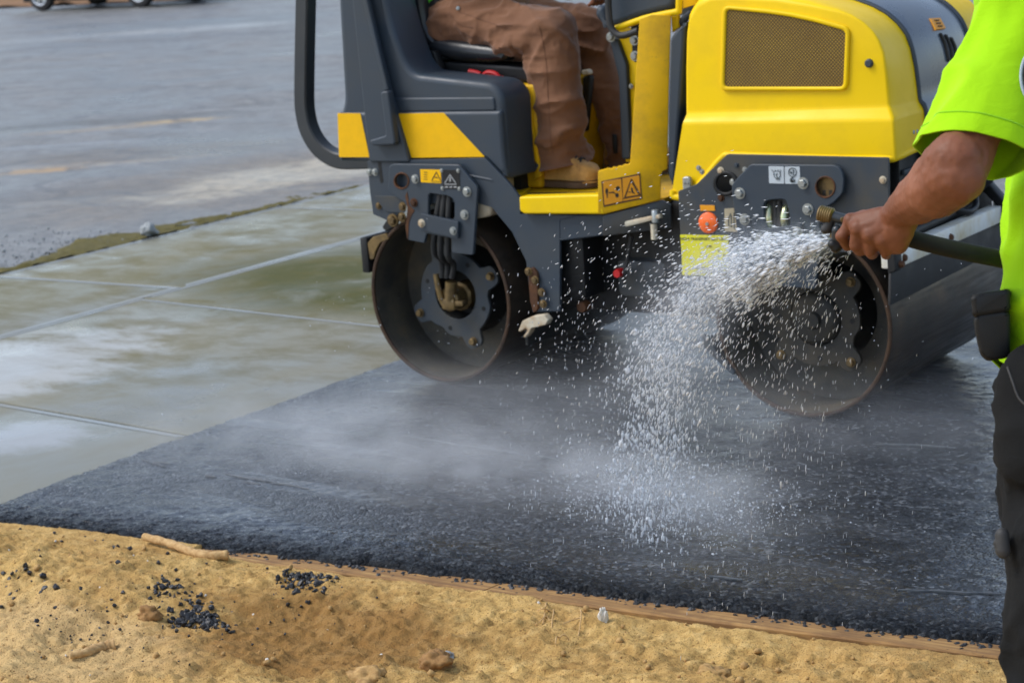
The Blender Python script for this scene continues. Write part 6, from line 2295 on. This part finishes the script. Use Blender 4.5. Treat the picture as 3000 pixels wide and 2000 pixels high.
# stitched cuff line
cuff = []
e1 = sa.orthogonal().normalized()
e2 = sa.cross(e1)
for off_, nm in ((0.030, 'cuff_stitch'),):
    for k in range(64):
        t = 2 * math.pi * k / 64
        o_ = s_end - sa * off_
        dvec = e1 * math.cos(t) + e2 * math.sin(t)
        # follow the slanted cut
        o2 = o_ + dvec * 0.25
        h = slv.ray_cast(o2, -dvec, 0.25)
        if h[0] is not None:
            base = h[0]
            sh_ = (base - s_end).dot(cn) / sa.dot(cn)
            h2 = slv.ray_cast(base - sa * (sh_ + off_) + dvec * 0.06, -dvec, 0.25)
            if h2[0] is not None:
                cuff.append(h2[0] + dvec * 0.0003)
if len(cuff) > 20:
    MT['lime_thread'] = mat_cloth('lime_thread', (0.27, 0.62, 0.004), (0.2, 0.5, 0.003))
    put('cuff_stitch', sweep_mesh(cuff + cuff[:1], 0.0011, 6), 'lime_thread', shirt, 180)
# round emblem on the chest, at the edge of the picture
ec, en = on_mesh(sb, 3036, 225, 0.001)
if ec is not None:
    for nm, r0, r1, mt, o_ in (('emblem', 0.0, 0.034, 'ink', 0.0008), ('emblem_ring', 0.034, 0.040, 'pale_label', 0.0014)):
        vs, fs = [], []
        K = 40
        for k in range(K):
            t = 2 * math.pi * k / K
            for r in (r0, r1):
                px_, py_ = 3036 + r * 2050 * 0.62 * math.cos(t), 225 + r * 2050 * 1.05 * math.sin(t)
                hh, hn = on_mesh(sb, px_, py_, o_)
                vs.append(hh if hh is not None else ec)
        for k in range(K):
            a, b = 2 * k, 2 * ((k + 1) % K)
            fs.append((a, a + 1, b + 1, b))
        m = evaluated(from_py(vs, fs), [('SOLIDIFY', dict(thickness=0.0008, offset=0))])
        put(nm, m, mt, shirt, 180)

# trousers
hipsT = D(3212, 1150, 2.99)
caps = [(hipsT, hipW + Vector((0, 0, -0.06)), 0.125, 0.103), (hipsT, hipW2, 0.125, 0.105), (hipW + Vector((0, 0, -0.05)), knW, 0.101, 0.082), (knW, knW.lerp(anW, 0.5), 0.083, 0.080), (knW.lerp(anW, 0.5), anW, 0.080, 0.078), (anW, anW + Vector((0, 0, -0.08)), 0.078, 0.076),
        (hipW2, knW2, 0.100, 0.082), (knW2, anW2, 0.082, 0.078), (anW2, anW2 + Vector((0, 0, -0.08)), 0.078, 0.076), (ch1 + Vector((0, 0, -0.08)), hipsT, 0.105, 0.12),
        (D(3060, 1130, 2.90), D(3046, 1330, 2.885), 0.062, 0.060)]
me = capsules_mesh(caps, 0.008, 5)
folds(me, 0.009, (8, 8, 11), 6, 0.6)
folds(me, 0.003, (20, 20, 24), 9, 0.6)
me = cut_local(me, anW + Vector((0, 0, -0.05)), (0, 0, -1), anW + Vector((0, 0, -0.08)), 0.14)
me = cut_local(me, anW2 + Vector((0, 0, -0.05)), (0, 0, -1), anW2 + Vector((0, 0, -0.08)), 0.14)
wt = put('trousers', me, 'trousers_black', wk, 60)
wtb = bvh_of(wt)
seam(wtb, [(2952, 1075), (2968, 1120), (2985, 1165), (3010, 1190)], 'pocket_seam', 'rubber', wt, 0.002)
fl_ = capsules_mesh([(D(2936, 1565, 2.86), D(2938, 1612, 2.86), 0.010, 0.011), (D(2926, 1590, 2.862), D(2940, 1620, 2.858), 0.008, 0.008)], 0.002, 3)
put('tool_loop', fl_, 'rubber', wt, 180)
# boots of the worker (below the picture)
for a in (anW, anW2):
    g0 = 0.03
    b0 = Vector((a.x, a.y, g0))
    c = [(b0 + Vector((0, 0, 0.06)), a, 0.055, 0.058), (b0 + Vector((0, 0, 0.045)) - fw_ * 0.04, b0 + Vector((0, 0, 0.04)) + fw_ * 0.16, 0.048, 0.046)]
    m = cut_mesh(capsules_mesh(c, 0.006, 3), (0, 0, g0 + 0.015), (0, 0, -1))
    bt = put('boot', m, 'boot', wk, 180)
    s = [b0 + fw_ * (0.065 + 0.15 * math.cos(t)) + u3 * 0.052 * math.sin(t) for t in np.linspace(0, 2 * math.pi, 32, endpoint=False)]
    put('sole', prism_mesh([Vector((q.x, q.y, g0 - 0.03)) for q in s], (0, 0, 1), 0.05, 0.005), 'sole', bt)

# belt pouch hanging at his hip
po = thing('belt_pouch', D(2900, 1060, 2.95), 'black moulded pouch hanging from the belt of the worker in the lime shirt', 'pouch')
pn_ = Vector(-FH)
P0 = D(2895, 950, 2.90)


def PQ(pts, o=0.0):
    return [UN(a, b, P0 + pn_ * o, pn_) for a, b in pts]


def fillet3(pts, r, n=4):
    o = pts[0]
    ex = Vector(RH)
    ez = Vector((0, 0, 1))
    f2_ = fillet([((q - o).dot(ex), (q - o).dot(ez)) for q in pts], r, n)
    return [o + ex * q.x + ez * q.y for q in f2_]


bodyp = [(2850, 922), (2960, 908), (2960, 1048), (2892, 1058), (2872, 1040), (2858, 985)]
put('pouch_body', prism_mesh(fillet3(PQ(bodyp), 0.012), ray(2905, 950), 0.06, 0.006, 3), 'black', po, 40)
lidp = [(2843, 866), (2870, 856), (2960, 846), (2960, 912), (2850, 930)]
put('pouch_lid', prism_mesh(fillet3(PQ(lidp, 0.003), 0.008), ray(2905, 950), 0.066, 0.007, 3), 'black', po, 40)

# hose with its brass nozzle
ho = thing('water_hose', D(2560, 690, 3.08), 'dark green rubber hose with a brass ended nozzle gripped in the fist of the worker', 'hose')
hp_ = [D(2495, hose_px(2495) + 4, 3.07), D(2560, hose_px(2560) + 4, 3.066), D(2620, hose_px(2620) + 4, 3.06), D(2665, 698, 3.055), D(2740, 718, 3.05), D(2840, 740, 3.05), D(2945, 762, 3.06), D(3080, 800, 3.10), D(3200, 900, 3.35), D(3330, 1300, 3.45), D(3500, 2000, 3.2)]
put('hose', sweep_mesh(catmull(hp_, 10), 0.0138, 18), 'hose_rubber', ho, 180)
tp, tq = D(2412, 627, 3.09), D(2500, hose_px(2500), 3.07)
nx = (tq - tp).normalized()
put('nozzle_pipe', sweep_mesh([tp, tq], 0.0085, 18), 'tube_grey', ho, 40)
prof = []
for k in range(6):
    prof += [(0.0118, k * 0.0036), (0.0132, k * 0.0036 + 0.0014), (0.0118, k * 0.0036 + 0.0030)]
prof = [(0.009, 0.0), (0.0115, -0.001)] + prof + [(0.009, 0.0225)]
put('threaded_end', lathe_mesh(prof, tp - nx * 0.006, nx, 24), 'brass', ho, 50)
put('nozzle_screw', lathe_mesh([(0.004, -0.002), (0.004, 0.003), (0, 0.004)], tp + nx * 0.030 - Vector(FH) * 0.0085, -Vector(FH), 10), 'brass', ho)
put('valve_body', capsules_mesh([(tp + nx * 0.014, D(2424, 668, 3.09), 0.0075, 0.009), (D(2418, 672, 3.09), D(2432, 662, 3.09), 0.0075, 0.007)], 0.0018, 2), 'rubber', ho, 180)
put('valve_stem', sweep_mesh([D(2448, 676, 3.085), D(2440, 696, 3.09)], 0.006, 12), 'brass', ho, 40)
put('valve_body', capsules_mesh([(D(2452, 674, 3.08), D(2450, 700, 3.085), 0.0085, 0.0075)], 0.0018, 2), 'tube_grey', ho, 180)
put('valve_knob', capsules_mesh([(D(2440, 716, 3.085), D(2456, 722, 3.085), 0.008, 0.0075), (D(2448, 727, 3.085), D(2454, 714, 3.085), 0.0075, 0.007)], 0.0016, 2), 'black', ho, 180)

# ================================================================== WATER, SPRAY AND STEAM
NZ = np.array(D(2436, 704, 3.09))
G = np.array([0, 0, -9.81])


def spray(n, vl, vf, vu, tau, size, jit=0.006, tmin=0.004, life=1.0, tv=0.40, reach=1.40):
    """snapshot of drops thrown from the nozzle and slowed by the air; drops fly in loose clumps"""
    ng = max(1, int(n / 9))
    gi = rng.integers(0, ng, n)

    def gr(m):
        return m[0] + m[1] * (0.93 * rng.normal(0, 1, ng)[gi] + 0.30 * rng.normal(0, 1, n))
    a, b, c = gr(vl), gr(vf), gr(vu)
    k = np.clip(gr(tau), 0.03, 0.5)
    V = -RH * a[:, None] + FH * b[:, None]
    tt = np.linspace(0, 1.2, 241)
    z = NZ[2] + ((c + 9.81 * tv) * tv)[:, None] * (1 - np.exp(-tt / tv))[None] - 9.81 * tv * tt[None]
    T = tt[np.argmax(z < 0.004, axis=1)]
    q = (rng.random(ng)[gi] + rng.normal(0, 0.018, n)) % 1.0
    t = tmin + (T * life - tmin) * q
    e = np.exp(-t / k)
    P = NZ + V * (k * (1 - e))[:, None]
    P[:, 2] = NZ[2] + (c + 9.81 * tv) * tv * (1 - np.exp(-t / tv)) - 9.81 * tv * t
    W = V * e[:, None]
    W[:, 2] = (c + 9.81 * tv) * np.exp(-t / tv) - 9.81 * tv
    P = P + rng.normal(size=(n, 3)) * (jit * (0.3 + np.minimum(t / 0.1, 1.5)))[:, None]
    ok = (P[:, 2] > 0.004) & ~((P[:, 2] < 0.45) & (b * k < reach))
    return P[ok], W[ok], size(n)[ok]


SP = []
lg = lambda med, sig: (lambda n: med * np.exp(rng.normal(0, sig, n)))
SP.append(spray(4600, (1.72, 0.34), (14.2, 1.0), (-2.55, 0.34), (0.13, 0.013), lg(0.00125, 0.58), 0.014, reach=1.6))
SP.append(spray(4200, (1.75, 0.50), (12.0, 1.5), (-2.7, 0.40), (0.13, 0.02), lg(0.0014, 0.5), 0.008, 0.003, 0.20))
SP.append(spray(1500, (1.5, 0.5), (13.2, 1.2), (-3.1, 0.5), (0.132, 0.014), lg(0.0010, 0.45), 0.020, reach=1.5))
SP.append(spray(1700, (0.4, 0.9), (9.5, 2.0), (-3.2, 0.9), (0.115, 0.025), lg(0.00060, 0.35), 0.05, 0.004, 0.85, 0.40, 1.0))
SP.append(spray(1700, (2.7, 0.6), (12.6, 1.4), (-1.5, 0.6), (0.13, 0.02), lg(0.00075, 0.42), 0.045, reach=1.5))
P = np.concatenate([s[0] for s in SP])
W = np.concatenate([s[1] for s in SP])
S = np.concatenate([s[2] for s in SP])
sp = np.linalg.norm(W, axis=1)
A = W / sp[:, None]
ref = np.where(np.abs(A[:, 2:3]) < 0.9, np.array([[0, 0, 1.0]]), np.array([[1.0, 0, 0]]))
B1 = np.cross(A, ref)
B1 /= np.linalg.norm(B1, axis=1)[:, None]
B2 = np.cross(A, B1)
Ln = S * rng.uniform(1.2, 2.0, len(S)) + sp * 0.0016 * rng.uniform(0.6, 1.2, len(S))
mt = np.stack([A * Ln[:, None], B1 * S[:, None], B2 * (S * rng.uniform(0.7, 1.0, len(S)))[:, None], P], -1)
me = scatter_mesh(iv1, if1, mt)
tag(put('water_spray', me, 'water', None, None), 'white spray of water drops fanning from the hose nozzle down to the asphalt', 'water spray', kind='stuff')

# fine drifting specks and the splash where the water lands
n = 1100
x, y = rng.uniform(-0.2, 2.2, n), rng.uniform(-1.4, 0.6, n)
z = np.abs(rng.normal(0, 0.22, n)) + 0.003
ok = ~((y > -0.06) & (z < 0.75)) & (y > edge_y(x) + 0.05)
P = np.stack([x, y, z], -1)[ok]
S = 0.0009 * np.exp(rng.normal(0, 0.35, len(P)))
n2 = 3200
l = rng.random(n2)
c = np.array(U(1780, 1420, 2, 0))[None] * (1 - l[:, None]) + np.array(U(2180, 1560, 2, 0))[None] * l[:, None]
Q = c + rng.normal(size=(n2, 3)) * np.array([0.10, 0.13, 0.0])
Q[:, 2] = np.abs(rng.normal(0, 0.035, n2)) + 0.003
P = np.concatenate([P, Q])
S = np.concatenate([S, 0.0012 * np.exp(rng.normal(0, 0.45, n2))])
me = scatter_mesh(iv1, if1, rand_mats(P, S, (0.7, 1.1)))
tag(put('water_specks', me, 'water', None, None), 'fine specks of water drifting low over the wet asphalt', 'water specks', kind='stuff')


def mat_steam(name, blobs, k0=0.38, nscale=2.6):
    m = bpy.data.materials.new(name)
    m.use_nodes = True
    nt = m.node_tree
    nt.nodes.clear()
    out = nt.nodes.new('ShaderNodeOutputMaterial')
    pv = nt.nodes.new('ShaderNodeVolumePrincipled')
    pv.inputs['Color'].default_value = (0.93, 0.96, 1.0, 1)
    pv.inputs['Anisotropy'].default_value = 0.2
    nt.links.new(pv.outputs[0], out.inputs['Volume'])
    v = coords(nt)
    sep = nt.nodes.new('ShaderNodeSeparateXYZ')
    nt.links.new(v, sep.inputs[0])
    tot = None
    nz = noise(nt, coords(nt, (1.4, 2.0, 2.6)), nscale, 4, 0.6, 0.4)
    #            centre x, y, z   radii               strength
    for cx, cy, cz, rx, ry, rz, st in blobs:
        acc = None
        for ax, c_, r in (('X', cx, rx), ('Y', cy, ry), ('Z', cz, rz)):
            q = math_(nt, 'DIVIDE', math_(nt, 'SUBTRACT', sep.outputs[ax], c_), r)
            q = math_(nt, 'MULTIPLY', q, q)
            acc = q if acc is None else math_(nt, 'ADD', acc, q)
        e = math_(nt, 'MULTIPLY', math_(nt, 'POWER', 2.718, math_(nt, 'MULTIPLY', acc, -1.0)), st)
        tot = e if tot is None else math_(nt, 'ADD', tot, e)
    k = ramp(nt, nz, [(k0, 0.0), (0.70, 1.0)])
    kk = math_(nt, 'ADD', math_(nt, 'MULTIPLY', k.outputs[0], 1.3), 0.12)
    nt.links.new(math_(nt, 'MULTIPLY', tot, kk), pv.inputs['Density'])
    return m


def gp_(px, py):
    q = U(px, py, 2, 0.0)
    return q.x, q.y


STEAM = []
for px, py, cz, rx, ry, rz, st in ((1100, 1330, 0.025, 0.62, 0.28, 0.07, 3.6), (1500, 1400, 0.02, 0.42, 0.17, 0.06, 4.6), (1850, 1450, 0.02, 0.30, 0.13, 0.05, 8.0), (2100, 1545, 0.02, 0.22, 0.11, 0.04, 5.5),
                                   (1250, 1200, 0.04, 0.45, 0.22, 0.08, 0.7), (1950, 1080, 0.10, 0.20, 0.16, 0.16, 2.0), (2450, 1300, 0.05, 0.7, 0.4, 0.10, 0.7), (2740, 960, 0.16, 0.26, 0.36, 0.20, 3.6),
                                   (700, 1400, 0.03, 0.6, 0.35, 0.06, 0.5), (1750, 1250, 0.05, 0.6, 0.3, 0.10, 0.5), (2300, 1700, 0.02, 0.9, 0.2, 0.04, 0.4), (1600, 1020, 0.10, 0.3, 0.2, 0.12, 0.5)):
    x, y = gp_(px, py)
    STEAM.append((x, y, cz, rx, ry, rz, st))
me = box_mesh((-0.6, -1.62, 0.014), (2.9, 0.75, 0.42), 0)
o = put('steam', me, mat_steam('steam_volume', STEAM), None, None)
tag(o, 'thin white steam drifting over the hot wet asphalt', 'steam', kind='stuff')
# the finest water of the jet, too fine to see as drops
JET = []
tv = 0.40
for t in (0.004, 0.012, 0.024, 0.042, 0.068, 0.105, 0.155, 0.21, 0.27, 0.33):
    k = 0.13
    V = -RH * 1.72 + FH * 14.0
    q = NZ + V * k * (1 - math.exp(-t / k))
    c_ = -2.55
    q[2] = NZ[2] + (c_ + 9.81 * tv) * tv * (1 - math.exp(-t / tv)) - 9.81 * tv * t
    r = 0.014 + 0.085 * (1 - math.exp(-t / 0.10))
    JET.append((q[0], q[1], q[2], r, r, r * 0.9, 0.17 / r ** 1.25))
lo = [min(j[i] - 2.2 * j[3 + i] for j in JET) for i in range(3)]
hi = [max(j[i] + 2.2 * j[3 + i] for j in JET) for i in range(3)]
lo[2] = max(lo[2], 0.43)
o = put('spray_mist', box_mesh(lo, hi, 0), mat_steam('spray_mist_volume', JET, 0.34, 9.0), None, None)
tag(o, 'fine white mist inside the water jet below the hose nozzle', 'mist', kind='stuff')

# ================================================================== LIGHT
SUN_EL, SUN_AZ = R_(50), R_(236)        # azimuth clockwise from +Y
w = bpy.data.worlds.new("World")
scene.world = w
w.use_nodes = True
nt = w.node_tree
bg = nt.nodes['Background']
sky = nt.nodes.new('ShaderNodeTexSky')
sky.sky_type = 'NISHITA'
sky.sun_disc = False
sky.sun_elevation = SUN_EL
sky.sun_rotation = SUN_AZ
sky.air_density = 1.0
sky.dust_density = 1.6
sky.ozone_density = 1.2
# cloud cover: the sky's colour is washed out towards grey
hs = nt.nodes.new('ShaderNodeHueSaturation')
hs.inputs['Saturation'].default_value = 0.78
nt.links.new(sky.outputs[0], hs.inputs['Color'])
nt.links.new(hs.outputs[0], bg.inputs['Color'])
bg.inputs['Strength'].default_value = 0.15
s = bpy.data.lights.new('sun', 'SUN')
s.energy = 1.35
s.angle = R_(22)
s.color = (1.0, 0.975, 0.94)
so = bpy.data.objects.new('sun', s)
COL.objects.link(so)
dirv = Vector((math.sin(SUN_AZ) * math.cos(SUN_EL), math.cos(SUN_AZ) * math.cos(SUN_EL), math.sin(SUN_EL)))
so.rotation_euler = dirv.to_track_quat('Z', 'Y').to_euler()
so.location = (0, -5, 8)

scene.view_settings.view_transform = 'Standard'
scene.view_settings.look = 'None'
scene.view_settings.exposure = 0.62
scene.view_settings.gamma = 1.0
scene.view_settings.use_curve_mapping = False
scene.render.engine = 'CYCLES'
scene.cycles.use_denoising = True
try:
    scene.cycles.denoiser = 'OPENIMAGEDENOISE'
except Exception:
    pass
scene.cycles.max_bounces = 6
scene.cycles.diffuse_bounces = 3
scene.cycles.glossy_bounces = 3
scene.cycles.transmission_bounces = 4
scene.cycles.volume_bounces = 1
scene.cycles.volume_step_rate = 2.0
scene.cycles.sample_clamp_indirect = 8
